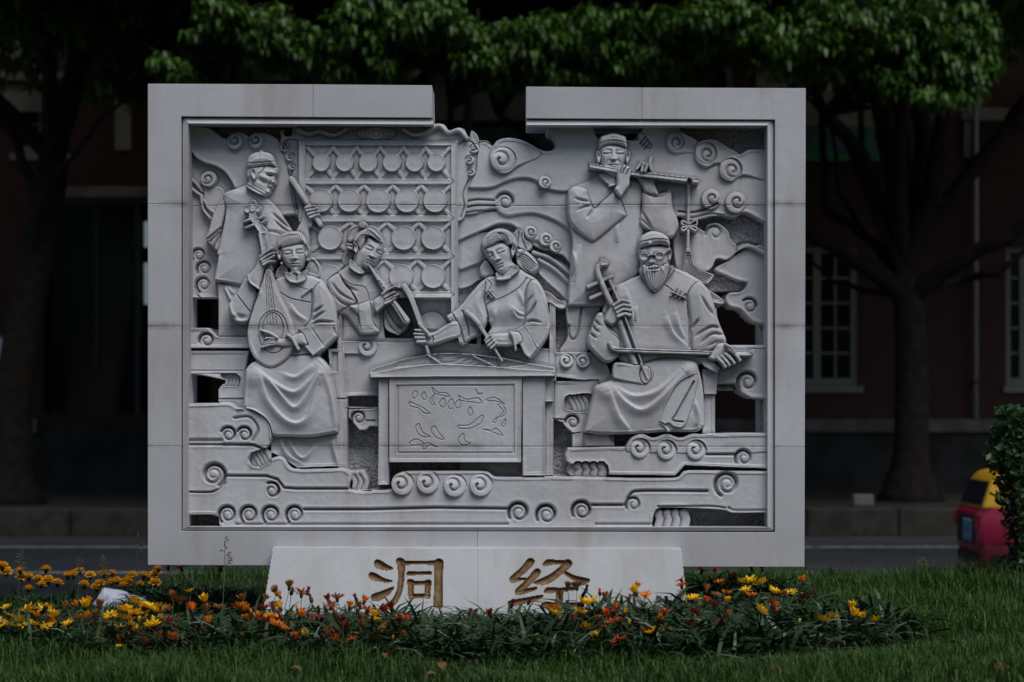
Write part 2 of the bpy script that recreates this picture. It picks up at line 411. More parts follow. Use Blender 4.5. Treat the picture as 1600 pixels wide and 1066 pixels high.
    R.groove(C([(120, 590), (200, 575), (320, 580)]), 1.6, 4); R.groove(C([(120, 632), (200, 615), (325, 618)]), 1.4, 4); R.groove(C([(120, 668), (200, 655), (330, 650)]), 1.4, 3)
    R.volin(p1(C, 398, 590), 15, 200, 1, 1.5, 5)
    R.part('cloud_carving')
    R.lay(C([(195, 180), (270, 163), (312, 198), (345, 165), (420, 148), (520, 165), (620, 215), (680, 237), (725, 228), (752, 185), (735, 125), (690, 98), (690, 50, 1)]) +
          D([(255, 42, 1), (268, 95), (300, 132), (470, 138), (535, 128), (552, 42, 1), (770, 42, 1), (790, 90), (870, 150), (890, 148), (980, 136),
             (1060, 180), (1130, 222), (1190, 195), (1340, 215, 1), (1340, 640, 1), (1280, 632), (1170, 575), (1100, 605), (1000, 592), (900, 615), (830, 620), (760, 600),
             (740, 700, 1), (130, 700, 1), (130, 442, 1)]) + C([(840, 524), (760, 522), (690, 506), (640, 478), (610, 450), (560, 432), (480, 432), (400, 456), (320, 492), (230, 502), (130, 488), (190, 380)]), 22, er=4, ed=4)
    R.bump(p1(C, 735, 180), 5, 10, -3)
    R.groove(C([(210, 178), (260, 175), (305, 205)]), 1.4, 4)
    for z_, pts, x0, x1, hi in ((C, [(288, 290), (310, 210), (345, 166), (420, 149), (520, 166), (620, 216), (640, 280), (500, 340), (400, 398), (320, 365)], 290, 640, 29),
                                (D, [(695, 150), (715, 105), (765, 88), (830, 112), (885, 150), (880, 215), (800, 215), (752, 217), (708, 192)], 695, 885, 28), (D, [(866, 215), (888, 152), (980, 137), (1060, 181), (1130, 224), (1110, 300), (1000, 280), (935, 305), (878, 268)], 866, 1130, 28.5),
                                (D, [(1010, 312), (1040, 250), (1135, 226), (1190, 197), (1320, 212), (1320, 380), (1160, 350), (1085, 386), (1025, 362)], 1010, 1320, 29)):
        P = z_(pts); ua, ub = z_([(x0, 0), (x1, 0)])[0][0], z_([(x0, 0), (x1, 0)])[1][0]; cu = smooth(P).mean(0)[0]; g = (22 - hi) / (ub - ua)
        R.lay(P, hi + g * (cu - ua), er=3, ed=2.5, tilt=(g, 0))
    R.vol(p1(C, 385, 300), 20, 31, 150, 1, 1.3, 0)
    R.vol(p1(C, 675, 455), 10.5, 29, 10, 1)
    for (x, y), r, a in (((750, 150), 14, 20), ((932, 220), 17, 20), ((1080, 315), 17.5, 10), ((963, 495), 16, -60), ((1110, 515), 17, -60)): R.vol(p1(D, x, y), r, 30, a, 1, 1, 0)
    R.groove(D([(770, 565), (860, 570), (950, 545), (1000, 520)]), 1.5, 5); R.groove(D([(770, 600), (860, 600), (960, 580), (1040, 590)]), 1.5, 3)
    R.tube(D([(545, 118), (590, 172)]), 6.5, 5, 18, .6)
    for q in (.2, .5, .8): R.groove(D([(528 + 45*q, 150 + 50*q), (560 + 50*q, 110 + 52*q)]), 1, 3)
    # ---- right middle clouds
    R.part('cloud_carving')
    R.lay(Q([(985, 300), (1060, 340), (1130, 370), (1185, 382), (1150, 430), (1075, 440), (1053, 485), (1080, 525), (1140, 540), (1190, 590), (1240, 622), (1340, 610), (1340, 170), (1200, 165), (1130, 200), (1060, 250)]), 12, er=4, ed=4)
    R.tube(Q([(1110, 190), (1190, 160), (1300, 215)]), 3.5, 3.5, 14); R.groove(Q([(1110, 165), (1180, 130), (1300, 165)]), 2, 4)
    R.volin(p1(Q, 1200, 520), 13, -140, 1, 1.4, 5)
    R.part('cloud_carving')
    R.lay(D([(925, 680), (945, 640), (1010, 632), (1070, 680), (1085, 730), (1122, 770), (1110, 822), (1060, 857), (1002, 850), (970, 905), (900, 940), (770, 930), (740, 690), (830, 620)]), 15, er=4, ed=4)
    R.volin(p1(D, 990, 695), 15, 175, 1, 1.05, 4)
    # ---- gong rack
    RACK = R.part('gong_rack')
    R.lay(B([(160, 730, 1), (120, 640), (100, 520), (90, 420), (65, 330), (40, 250), (18, 190), (28, 135), (20, 110), (45, 84), (58, 128), (100, 128), (108, 85), (135, 40, 1),
             (1085, 40, 1), (1110, 45), (1170, 50), (1212, 100), (1262, 73), (1312, 85), (1342, 142), (1358, 93), (1402, 122), (1416, 180), (1405, 260), (1395, 330),
             (1390, 390), (1360, 450), (1335, 510), (1333, 600), (1312, 700), (1262, 735, 1)]), 19, er=2, ed=2)
    for (x, y), r in (((58, 210), 8), ((95, 278), 7.5), ((108, 345), 6), ((1380, 220), 8), ((1347, 300), 7.5), ((1357, 385), 7)): R.vol(p1(B, x, y), r, 24, -90, 1 if x < 700 else -1, 1)
    for pts in ([(45, 230), (60, 170), (100, 155), (150, 165)], [(1400, 230), (1370, 180), (1320, 165), (1270, 190)], [(110, 370), (100, 420), (125, 520), (140, 640)], [(1340, 440), (1300, 540), (1310, 620), (1285, 700)]):
        R.groove(B(pts), 1.2, 2.5)
    for pts in ([(150, 90), (230, 122), (300, 104), (400, 132), (490, 88)], [(890, 92), (960, 132), (1040, 112), (1130, 62), (1200, 110), (1270, 95), (1330, 150)]):
        R.tube(B(pts), 3.4, 3.4, 23, 1.0)
    c = p1(B, 695, 118)
    R.disc(c, 29, 24, ry=11)
    for r, q in ((24, 10), (18, 10.5), (12, 10.5), (6, 6)):
        R.disc(c, r, 25 + (24 - r) * .18, ry=q, er=2.4, ed=3)
    R.lay(B([(155, 165), (1266, 165), (1266, 1400), (155, 1400)]), 22.5, sm=False, keep=False)
    R.rect(465, 455, 714, 466, 22)
    rows = [(322, 217, 427, [(315, 62), (478, 62), (642, 64), (808, 64), (965, 63), (1117, 62)]),
            (587, 480, 690, [(315, 80), (510, 80), (712, 84), (912, 83), (1108, 82)]),
            (847, 740, 952, [(377, 84), (650, 84), (890, 84), (1095, 82)]),
            (1115, 1000, 1218, [(375, 78), (630, 80), (872, 82), (1095, 82)])]
    for gy, t, b, gs in rows:
        xs = [g[0] for g in gs]
        edges = [(xs[0] - (xs[1] - xs[0]) * .6)] + [(p + q) / 2 for p, q in zip(xs, xs[1:])] + [min(1215, xs[-1] + (xs[-1] - xs[-2]) * .6)]
        for i, (gx, gr) in enumerate(gs):
            for ex in (edges[i], edges[i + 1]):
                for ey in (t, b):
                    R.part('strut', RACK); P = B([(gx + (ex - gx) * .3, gy + (ey - gy) * .3), (ex, ey)])
                    R.tube(P, 3.2, 3.2, 24.3, .3)
    for u0, v0, u1, v1 in ((465, 217, 714.5, 226), (465, 277.8, 714.5, 286.5), (465, 335.5, 714.5, 345.5), (465, 395, 714.5, 404.5), (465, 454.5, 714.5, 465), (465, 217.4, 476, 340), (703.8, 217.4, 714.3, 488)):
        R.part('rail', RACK); R.rect(u0, v0, u1, v1, 26 if u1 - u0 > 20 else 26.4, er=1.2, ed=.8)
    for v in (282, 340, 400, 460):
        R.groove([(704, v - 4.5), (709, v), (704, v + 4.5)], .6, 1.2, sm=False)
    for gy, t, b, gs in rows:
        for gx, gr in gs:
            R.part('gong', RACK); R.disc(p1(B, gx, gy), gr / 4.3, 28.6, er=1.6, ed=1.4, dome=.6, dw=6)
    # dark gap below the rack, left of the right post
    R.part('cloud_carving'); R.lay(F([(600, 626), (990, 626), (990, 950), (600, 950)]), 4, sm=False)
    R.lay(F([(700, 790), (830, 720), (900, 730), (960, 800), (1010, 860), (900, 850), (790, 840)]), 8)

    # ---- gong player
    M1 = R.part('musician_figure')
    R.lay(E([(235, 420), (440, 420), (450, 760), (240, 760)]), 20, sm=False, dome=3, dw=8)
    for P in ([(280, 430), (310, 500), (340, 560)], [(300, 430), (340, 490)]): R.fold(E(P), 3, 3, 3, clip=[M1])
    R.lay(A([(335, 580), (300, 640), (250, 720), (205, 880), (186, 920), (205, 955), (264, 1022), (290, 1000), (310, 860), (345, 700), (350, 640)]), 24, er=4, ed=4, dome=4, dw=6)
    for P in ([(205, 930), (250, 895), (305, 850)], [(225, 950), (260, 915), (300, 880)], [(250, 1000), (275, 950), (300, 900)]): R.groove(A(P), 1.6, 4, clip=[M1])
    R.lay(A([(510, 525), (430, 545), (335, 582), (325, 640), (342, 700), (325, 830), (292, 960), (272, 1066, 1)]) + E([(242, 240), (213, 405, 1), (300, 418), (400, 433), (500, 430), (620, 300), (660, 150), (720, 92)]) +
          A([(850, 872), (800, 790), (740, 700), (690, 650), (645, 605)]), 26, er=4, ed=4, dome=5, dw=18)
    R.fold(A([(335, 690), (400, 640), (560, 620), (690, 660)]), 2, 10, 14, clip=[M1]); R.bump(p1(A, 450, 580), 22, 7, 2, -.1, [M1])
    for P, d in (([(700, 740), (760, 790), (845, 868)], 4), ([(720, 800), (780, 850), (840, 880)], 4), ([(640, 870), (720, 880), (760, 900)], 2)): R.groove(A(P), 2, d, clip=[M1], taper='both')
    R.groove(E([(215, 398), (300, 410), (400, 425)]), 1, 1.5, clip=[M1])
    R.lay(A([(870, 900), (915, 800), (938, 700), (985, 680), (1050, 720), (1056, 752), (1010, 790), (1005, 840), (978, 860), (985, 960), (960, 1040), (880, 1000)]), 30, er=4, ed=4, dome=2, dw=5)
    R.lay(h1([(140, 490), (118, 590), (125, 690), (165, 745), (135, 900), (500, 1100), (570, 1055), (622, 1020), (640, 945), (690, 900), (690, 850), (738, 812), (718, 720), (740, 650), (775, 600), (755, 470), (400, 380)]), 31, er=4, ed=4, dome=6, dw=6)
    R.bump(p1(h1, 640, 590), 8, 2.2, 1.73, .15, [M1]); R.bump(p1(h1, 620, 640), 5, 2.6, -2.30, .2, [M1]); R.bump(p1(h1, 600, 615), 3.5, 1, 1.08, .2, [M1]); R.groove(h1([(560, 640), (620, 655), (670, 650)]), .9, 2, clip=[M1])
    R.bump(p1(h1, 510, 700), 8, 4, 1.87, .45, [M1]); R.bump(p1(h1, 470, 780), 8, 3, -1.80, .5, [M1]); R.bump(p1(h1, 710, 760), 2.2, 5, 2.88, -.2, [M1]); R.bump(p1(h1, 660, 790), 2.4, 1.6, 1.44, 0, [M1])
    R.groove(h1([(640, 770), (600, 840), (580, 900)]), 1, 2, clip=[M1]); R.groove(h1([(590, 905), (640, 910), (690, 895)]), .9, 2.6, clip=[M1]); R.bump(p1(h1, 650, 935), 2.5, 1.3, 1.15, 0, [M1]); R.bump(p1(h1, 590, 1000), 4, 3, 1.44, 0, [M1])
    R.ear(p1(h1, 290, 625), 4.6, 9.5, 41, -.2)
    R.groove(h1([(500, 490), (450, 570), (370, 630)]), .8, 1.5, clip=[M1])
    R.part('collar', M1); R.lay(h1([(150, 812), (320, 905), (510, 1012), (500, 1060), (380, 1040), (210, 950), (125, 870)]), 37, er=1.5, ed=1.5)
    R.groove(h1([(150, 850), (320, 945), (480, 1035)]), 1.2, 2)
    R.part('skull_cap', M1); R.lay(h1([(150, 300), (200, 220), (300, 170), (388, 152), (430, 112), (475, 150), (600, 175), (680, 240), (715, 330), (735, 390), (762, 485, 1), (640, 452), (480, 468), (320, 485), (138, 508, 1), (130, 400)]), 35, er=5, ed=5, dome=5, dw=7)
    R.groove(h1([(135, 405), (400, 386), (725, 362)]), .8, 1.8, clip=[R.cur]); R.bump(p1(h1, 430, 135), 3, 2, 1.5)
    R.part('mallet', M1); R.tube(A([(845, 480), (880, 530), (1065, 828)]), 4.6, 3.6, 31)
    R.part('hand', M1)
    for a, b in (((955, 700), (1025, 688)), ((965, 722), (1042, 706)), ((975, 748), (1052, 728)), ((990, 772), (1052, 752))): R.tube(A([a, b]), 2.6, 2.3, 34)

    # ---- girl with the pipe
    R.part('cloud_carving'); R.lay(F([(180, 900), (1080, 930), (1080, 1100), (180, 1100)]), 22, sm=False, er=2, ed=2)
    R.part('cloud_carving'); R.lay([(560, 535), (700, 533), (870, 545), (870, 610), (530, 620), (530, 556)], 23, sm=False, er=2, ed=2)
    CH = R.part('chair_rail')
    R.rect(525, 524, 577, 553, 26, er=2, ed=2); R.vol(p1(F, 388, 978), 15.5, 30, 170, 1, 1.4); R.rect(527.5, 480, 535, 620, 28, er=1, ed=1)
    M3 = R.part('musician_figure')
    R.lay(F([(200, 720), (500, 700), (515, 940), (200, 940)]), 22, sm=False, dome=3, dw=5)
    R.lay(h3([(150, 590), (235, 620), (255, 700), (200, 800), (130, 872), (55, 855), (38, 760), (80, 640)]), 27, er=4, ed=4); R.lines(h3([(150, 620), (100, 700), (80, 840)]), h3([(240, 660), (190, 740), (130, 850)]), 4, .7, 1)
    R.lay(F([(265, 378), (200, 418), (112, 480), (95, 520), (128, 640), (165, 740), (230, 760), (330, 890), (400, 890), (470, 868), (480, 790), (470, 680), (500, 620), (530, 570), (470, 500), (450, 440), (350, 440)]), 29, er=5, ed=5, dome=5, dw=12)
    R.lay(F([(112, 480), (95, 520), (128, 640), (165, 735), (255, 690), (315, 660), (290, 600), (230, 520), (180, 450)]), 32, er=5, ed=5, dome=4, dw=10)
    for P, d in (([(185, 470), (240, 540), (315, 580)], 3), ([(130, 520), (200, 600), (300, 655)], 3.5), ([(140, 600), (200, 660), (270, 690)], 3)): R.groove(F(P), 2, d, clip=[M3], taper='both')
    R.groove(F([(190, 470), (270, 530), (360, 545), (395, 600), (400, 640)]), .7, 1.5, clip=[M3])
    R.lay(F([(255, 690), (320, 672), (425, 645), (455, 720), (440, 760), (475, 860), (460, 882), (360, 892), (325, 860), (320, 760)]), 35, er=4, ed=4, dome=3, dw=8)
    R.groove(F([(322, 680), (325, 780), (345, 870)]), 1, 2, clip=[M3]); R.groove(F([(405, 655), (425, 740), (430, 800), (470, 860)]), 1.6, 3, clip=[M3])
    R.lay(h3([(455, 480), (490, 370), (560, 340), (700, 420), (815, 445), (805, 600), (745, 760), (650, 885), (590, 905), (525, 962), (440, 940), (370, 1000), (250, 900), (270, 700), (330, 560)]), 34, er=6, ed=6, dome=6, dw=7)
    R.face((583.5, 392.5), 30, 22, .06, 10, [M3])
    R.ear(p1(h3, 300, 560), 4.4, 9, 42, -.25)
    R.part('collar', M3); R.lay(h3([(205, 768), (330, 880), (462, 1000), (440, 1045), (330, 1030), (180, 910)]), 38, er=1.5, ed=1.5); R.groove(h3([(350, 1050), (450, 1060), (560, 1020)]), .8, 1.5)
    R.part('hair', M3)
    R.lay(h3([(140, 310), (195, 175), (330, 125), (420, 190), (300, 400), (200, 442), (150, 400)]), 34, er=5, ed=5); R.lines(h3([(150, 360), (210, 230), (330, 150)]), h3([(200, 430), (280, 330), (390, 220)]), 7, .7, 1.2, [R.cur])
    R.disc(p1(h3, 432, 135), 7, 40, ry=5.6, er=4, ed=3)
    for y in (500, 555): R.tube(h3([(165, y), (250, y + 15)]), 2.6, 2.6, 33)
    R.lay(h3([(262, 475), (300, 345), (400, 245), (560, 192), (700, 288), (790, 400), (812, 452), (765, 475), (650, 385), (560, 342), (492, 370), (462, 490), (390, 600), (340, 520), (310, 460)]), 39.6, er=4, ed=3.6, dome=2, dw=6)
    R.lines(h3([(310, 440), (430, 320), (560, 320)]), h3([(350, 520), (430, 440), (490, 380)]), 5, .7, 1.2, [R.cur]); R.lines(h3([(520, 210), (640, 290), (790, 430)]), h3([(500, 300), (620, 330), (760, 460)]), 4, .7, 1, [R.cur])
    R.part('pipe', M3)
    R.lay(F([(505, 722, 1), (560, 665), (670, 800), (680, 842), (610, 900, 1), (515, 850)]), 28, er=2, ed=2, tilt=(.05, 0)); R.groove(F([(530, 710), (580, 800), (640, 850)]), 1, 2.5); R.groove(F([(515, 760), (560, 840), (615, 885)]), 1, 2)
    R.tube(F([(397, 385), (440, 450), (530, 590), (672, 795)]), 1.6, 6.2, 37)
    for x, y in ((480, 500), (498, 520), (515, 545)): R.bump(p1(F, x, y), 2.6, 2, 2)
    R.groove(F([(560, 650), (600, 700), (665, 805)]), .8, 2)
    R.part('hand', M3)
    R.lay(F([(430, 655), (480, 612), (530, 580), (560, 600), (545, 660), (500, 700), (452, 732)]), 39, er=3, ed=3, dome=3, dw=5)
    for a, b, c_ in (((500, 600), (550, 565), (592, 545)), ((520, 625), (560, 600), (585, 585)), ((530, 650), (570, 625), (612, 605)), ((520, 670), (560, 650), (595, 628))): R.tube(F([a, b, c_]), 2.6, 1.9, 41)

    # ---- chair of the zither player, board behind the table
    R.part('chair_rail')
    R.rect(858, 470, 869, 600, 24, er=1, ed=1); R.lay(G([(860, 470), (900, 475), (960, 525), (1005, 530), (1003, 575), (960, 582), (900, 545), (870, 540)]), 26, er=2, ed=2)
    R.rect(744, 520, 752, 545, 26)
    # ---- zither player
    M4 = R.part('musician_figure')
    R.lay(h4([(195, 585), (260, 640), (350, 790), (340, 850), (180, 880), (110, 830), (98, 720), (140, 640)]), 30, er=5, ed=5)
    R.lay(h4([(705, 420), (830, 415), (980, 520), (1082, 660), (1075, 760), (1000, 825), (860, 800), (740, 700), (700, 560)]), 35, er=6, ed=6, dome=2, dw=6)
    R.lines(h4([(760, 480), (900, 520), (1060, 680)]), h4([(740, 620), (850, 760), (930, 810)]), 6, 1.0, 1.6, [M4]); R.groove(h4([(720, 560), (790, 520), (830, 430)]), 1, 2.5, clip=[M4]); R.groove(h4([(715, 600), (800, 550), (850, 450)]), 1, 2.5, clip=[M4])
    R.lay(h4([(665, 150), (730, 58, 1), (830, 110, 1), (850, 230), (985, 340), (900, 440), (720, 345)]), 26, er=2, ed=2); R.groove(h4([(740, 80), (750, 180), (720, 330)]), 1.2, 2.5); R.groove(h4([(820, 130), (800, 220), (880, 400)]), 1.2, 2.5)
    R.lay(G([(560, 370), (500, 378), (452, 420), (420, 480), (470, 560), (490, 640), (520, 700), (500, 760), (640, 790), (760, 760), (880, 680), (880, 520), (830, 410), (750, 352), (700, 325), (640, 350)]), 35, er=5, ed=5, dome=5, dw=16)
    R.bump(p1(G, 520, 590), 13, 13, 3.5, 0, [M4]); R.bump(p1(G, 660, 590), 16, 15, 3.5, 0, [M4]); R.bump(p1(G, 590, 690), 14, 10, -2, 0, [M4])
    R.groove(G([(500, 400), (525, 430), (500, 470), (482, 490)]), .7, 1.5, clip=[M4]); R.groove(G([(752, 385), (700, 450), (600, 510), (510, 545), (488, 570)]), .7, 1.8, clip=[M4])
    for a, b in (((490, 470), (530, 515)), ((505, 465), (545, 510)), ((525, 468), (495, 500))): R.tube(G([a, b]), 1.1, 1.1, 41.5)
    for P in ([(555, 590), (545, 650), (520, 690)], [(700, 470), (725, 530), (735, 570)], [(655, 572), (700, 610), (740, 625)], [(660, 600), (690, 640), (735, 650)]): R.fold(G(P), 2.5, 2, 5, clip=[M4])
    # her right arm
    R.lay(G([(470, 400), (400, 470), (310, 580), (240, 632), (290, 690), (322, 812), (352, 816), (400, 780), (465, 742), (505, 640), (480, 520), (490, 430)]), 38, er=5, ed=5, dome=4, dw=10)
    R.groove(G([(270, 610), (320, 700), (350, 800)]), 1.4, 3, clip=[M4]); R.groove(G([(340, 600), (370, 680), (380, 760)]), 1.4, 3, clip=[M4]); R.fold(G([(460, 470), (440, 560), (470, 640)]), 2, 3, 6, clip=[M4]); R.groove(G([(450, 740), (490, 690), (500, 650)]), 2, 3, clip=[M4])
    R.lay(G([(235, 632), (250, 625), (330, 790), (320, 812), (288, 700)]), 44, er=2, ed=2)
    R.lay(G([(250, 676), (310, 668), (328, 758), (240, 790), (150, 818), (100, 800), (110, 745), (160, 730)]), 42, er=5, ed=5, dome=2, dw=5)
    # her left arm
    R.lay(G([(742, 470), (780, 400), (830, 420), (880, 520), (900, 690), (885, 770), (830, 850), (770, 902), (740, 800), (715, 745), (735, 660)]), 40, er=6, ed=6, dome=4, dw=10)
    for P, d in (([(745, 640), (780, 600), (810, 545)], 4), ([(745, 675), (790, 662), (840, 675)], 3.5), ([(740, 600), (760, 540), (790, 500)], 2.5), ([(870, 560), (890, 640), (885, 700)], 2)): R.groove(G(P), 2, d, clip=[M4], taper='both')
    R.lay(G([(682, 722), (740, 688), (780, 750), (828, 830), (770, 905), (735, 880), (705, 815)]), 45, er=2.5, ed=3, sm=False); R.groove(G([(735, 700), (780, 770), (815, 840)]), .9, 1.5, clip=[M4])
    R.lay(h4([(165, 410), (300, 330), (470, 285), (600, 355), (645, 480), (645, 620), (700, 690), (600, 860), (480, 870), (390, 800), (320, 692), (240, 580), (200, 490)]), 38, er=7, ed=7, dome=6, dw=7)
    R.face((775.5, 397.5), 31, -21, -.07, 10, [M4])
    R.ear(p1(h4, 662, 450), 3.8, 9.5, 44, .1)
    R.part('collar', M4); R.lay(h4([(365, 800), (480, 870, 1), (580, 790), (700, 685), (765, 765), (680, 850), (600, 895), (400, 910)]), 42, er=1.5, ed=1.5); R.tube(h4([(390, 925), (480, 925), (600, 900)]), 2.1, 2.1, 42.5)
    R.part('hair', M4); R.lay(h4([(160, 420, 1), (130, 310), (190, 190), (300, 110), (430, 75), (560, 100), (660, 180), (722, 300), (722, 420), (640, 360), (560, 345), (470, 285), (330, 350)]), 42.8, er=4, ed=3.6, dome=3, dw=7)
    R.lines(h4([(430, 150), (560, 200), (600, 330)]), h4([(400, 180), (470, 260), (540, 320)]), 4, .8, 1.4, [R.cur]); R.lines(h4([(200, 250), (190, 320), (190, 390)]), h4([(420, 190), (450, 240), (465, 285)]), 12, .5, .5, [R.cur])
    # ---- table with zither
    T = R.part('zither_table')
    s2 = lambda pts: S2(pts)
    R.lay(s2([(1005, 335), (1050, 335), (1050, 735), (1005, 735)]), 30, sm=False); R.lay(s2([(1000, 190), (1062, 190), (1062, 336), (1000, 336)]), 36, sm=False, er=1, ed=1)
    R.lay(s2([(540, 640), (880, 640), (880, 740), (540, 740)]), 16, sm=False)
    LEG = R.part('leg', T); R.lay(s2([(108, 195), (166, 195), (166, 785), (104, 785)]), 40, sm=False, er=1.5, ed=1.5)
    R.part('leg', T); R.lay(s2([(880, 195), (1005, 195), (1005, 735), (880, 735)]), 40, sm=False, er=1.5, ed=1.5)
    R.part('front_panel', T); R.lay(s2([(166, 195), (881, 195), (876, 663), (166, 663)]), 43, sm=False, er=1.2, ed=1)
    R.lay(s2([(205, 246), (838, 242), (838, 614), (205, 614)]), -1.6, sm=False, add=True, er=.5, ed=0); R.lay(s2([(216, 256), (828, 252), (828, 604), (216, 604)]), 1.2, sm=False, add=True, er=.5, ed=0)
    fp = [R.cur]
    for P in ([(310, 278), (290, 300), (300, 322), (318, 300)], [(355, 285), (340, 305), (350, 325), (366, 318)], [(395, 262), (430, 288), (470, 290), (492, 312), (450, 302), (410, 292)], [(275, 340), (310, 352), (350, 372), (385, 402), (350, 395), (320, 370), (280, 362)],
              [(410, 300), (385, 325), (395, 352), (412, 352), (398, 330)], [(460, 318), (435, 345), (448, 365), (465, 362)], [(505, 322), (480, 350), (492, 375), (510, 368)], [(545, 325), (520, 350), (530, 372), (548, 362)],
              [(540, 305), (580, 325), (640, 318), (662, 345), (600, 338), (550, 330)], [(630, 270), (645, 292), (665, 292), (650, 300), (635, 295)], [(685, 330), (730, 315), (785, 350), (740, 335)], [(750, 355), (778, 390), (750, 425), (790, 400), (775, 355)],
              [(600, 365), (588, 395), (605, 412), (615, 395)], [(535, 465), (600, 460), (665, 410), (660, 450), (600, 480), (540, 478)], [(670, 485), (720, 490), (740, 480), (775, 520), (720, 500)], [(720, 450), (745, 420), (740, 445)], [(765, 470), (790, 430), (785, 465)],
              [(325, 455), (308, 480), (335, 520), (385, 525), (345, 500)], [(410, 468), (390, 490), (420, 530), (460, 538), (430, 500)], [(275, 560), (310, 538), (350, 560), (300, 572)], [(345, 580), (370, 558), (425, 582), (380, 570), (355, 592)],
              [(565, 508), (535, 540), (560, 572), (600, 560), (570, 545)]):
        R.groove(s2(P), .75, 1.05, closed=True, clip=fp)
    R.part('table_top', T)
    R.lay(s2([(65, 165), (190, 126), (300, 96), (440, 76), (600, 80), (760, 97), (900, 125), (1062, 155, 1), (1063, 198, 1), (64, 207, 1)]), 43, er=1.5, ed=1.5)
    R.lay(s2([(190, 152), (225, 112), (440, 80), (620, 88), (905, 130), (780, 152), (450, 135), (300, 142)]), 40.5, er=1, ed=.5)
    for i in range(7):
        t = i / 6; R.groove(s2([(215 - 15 * t, 122 + 26 * t), (440, 84 + 44 * t), (640, 92 + 46 * t), (890 - 90 * t, 132 + 16 * t)]), .7, 1.6, clip=[R.cur])
    for a, b in (((370, 82), (440, 130)), ((620, 92), (740, 150))): R.tube(s2([a, b]), 1.6, 1.6, 41)
    R.lay(s2([(64, 186, 1), (200, 160), (330, 142), (450, 135), (700, 146), (860, 160), (1063, 172, 1), (1063, 200, 1), (64, 207, 1)]), 46.5, er=1.5, ed=1.5)
    R.part('mallet', M4); R.tube(F([(655, 545), (700, 620), (765, 800), (832, 1030)]), 4.6, 2.6, 41, .8)
    R.part('hand', M4)
    R.lay(G([(70, 700), (120, 735), (155, 770), (140, 815), (90, 815), (50, 795), (60, 740)]), 43, er=4, ed=4, dome=2, dw=4)
    for a, b in (((95, 728), (38, 722)), ((95, 750), (32, 746)), ((95, 772), (38, 770)), ((100, 796), (50, 796))): R.tube(G([a, b]), 2.9, 2.4, 45)
    R.tube(G([(130, 760), (95, 720), (68, 690)]), 3.2, 2.4, 46)
    R.part('mallet', M4); R.tube(G([(368, 608), (440, 680), (592, 918)]), 4.0, 2.0, 45, .8)
    R.part('hand', M4)
    R.lay(G([(620, 742), (700, 735), (722, 800), (640, 828), (570, 828), (530, 842), (490, 812), (482, 780), (530, 748)]), 46, er=4, ed=4, dome=3, dw=5)
    for a, b in (((520, 760), (485, 785)), ((528, 775), (492, 802)), ((540, 792), (505, 822)), ((555, 808), (522, 838))): R.tube(G([a, b]), 2.6, 2.3, 49)
    R.tube(G([(645, 738), (668, 780), (680, 848)]), 2.2, 2.2, 50)

    # ---- lute player
    R.part('stool'); R.lay(S1([(880, -60), (975, -60), (998, 240), (998, 660), (940, 660)]), 28, sm=False, er=1, ed=1); R.groove(S1([(935, 240), (998, 240)]), 1.2, 3); R.lay(S1([(905, -40), (940, -40), (940, 80), (905, 80)]), -3, add=True, sm=False, er=.5, ed=0)
    M2 = R.part('musician_figure')
    R.lay(S1([(540, 400), (945, 400), (950, 645), (700, 655), (600, 590), (540, 560)]), 30, sm=False, er=2, ed=2)
    for P in ([(600, 470), (640, 570), (740, 632)], [(650, 480), (690, 560), (740, 590), (800, 520)], [(910, 480), (925, 560), (945, 640)]): R.fold(S1(P), 4, 2, 5, clip=[M2])
    R.lay(h2([(50, 925), (80, 780), (180, 690), (290, 760), (290, 900), (150, 940)]), 33, er=3, ed=3); R.lines(h2([(80, 900), (110, 800), (180, 710)]), h2([(240, 900), (240, 830), (250, 780)]), 6, .7, 1.3, [M2])
    R.lay(h2([(600, 800), (700, 560), (800, 600), (885, 720), (885, 910), (780, 920), (640, 880)]), 33, er=3, ed=3); R.lines(h2([(630, 800), (690, 700), (720, 600)]), h2([(860, 900), (850, 760), (780, 620)]), 8, .7, 1.3, [M2])
    R.lay(E([(612, 398), (680, 372), (830, 368), (912, 402), (960, 470), (985, 560), (880, 680), (900, 900), (700, 960), (640, 800), (600, 480)]), 36, er=5, ed=5, dome=4, dw=14)
    R.groove(E([(650, 480), (720, 520), (845, 545)]), .8, 2, clip=[M2]); R.groove(E([(700, 395), (760, 440), (850, 470)]), .6, 1.2, clip=[M2]); R.fold(E([(715, 560), (760, 620), (820, 660)]), 3, 2, 6, clip=[M2])
    R.tube(E([(790, 500), (852, 452)]), 1.6, 1.6, 40.5); R.groove(E([(845, 470), (855, 560), (850, 650)]), 1.5, 2.5, clip=[M2])
    # robe over the knees
    R.lay(E([(425, 975), (470, 925), (560, 900), (760, 880), (880, 880), (955, 945), (975, 1000)]) + S1([(905, 110), (930, 230), (950, 370), (945, 442, 1), (800, 467), (650, 467), (540, 452), (380, 290, 1), (385, 180), (392, 85)]), 40, er=6, ed=6, dome=3, dw=14)
    R.bump(p1(S1, 440, 110), 14, 16, 4, 0, [M2]); R.bump(p1(S1, 850, 80), 12, 18, 4, 0, [M2])
    R.fold(S1([(470, 70), (560, 140), (680, 200), (760, 150), (850, 60)]), 5, 2.5, 9, clip=[M2]); R.fold(S1([(540, 130), (620, 230), (690, 290), (760, 220), (840, 90)]), 4, 2.5, 8, clip=[M2])
    R.fold(S1([(480, 90), (530, 240), (620, 350), (700, 385), (770, 340), (830, 150)]), 4, 2.5, 9, clip=[M2]); R.fold(S1([(620, 90), (700, 110), (800, 30)]), 3.5, 2.5, 7, clip=[M2]); R.fold(S1([(870, 90), (910, 240), (935, 420)]), 2.5, 3, 5, clip=[M2])
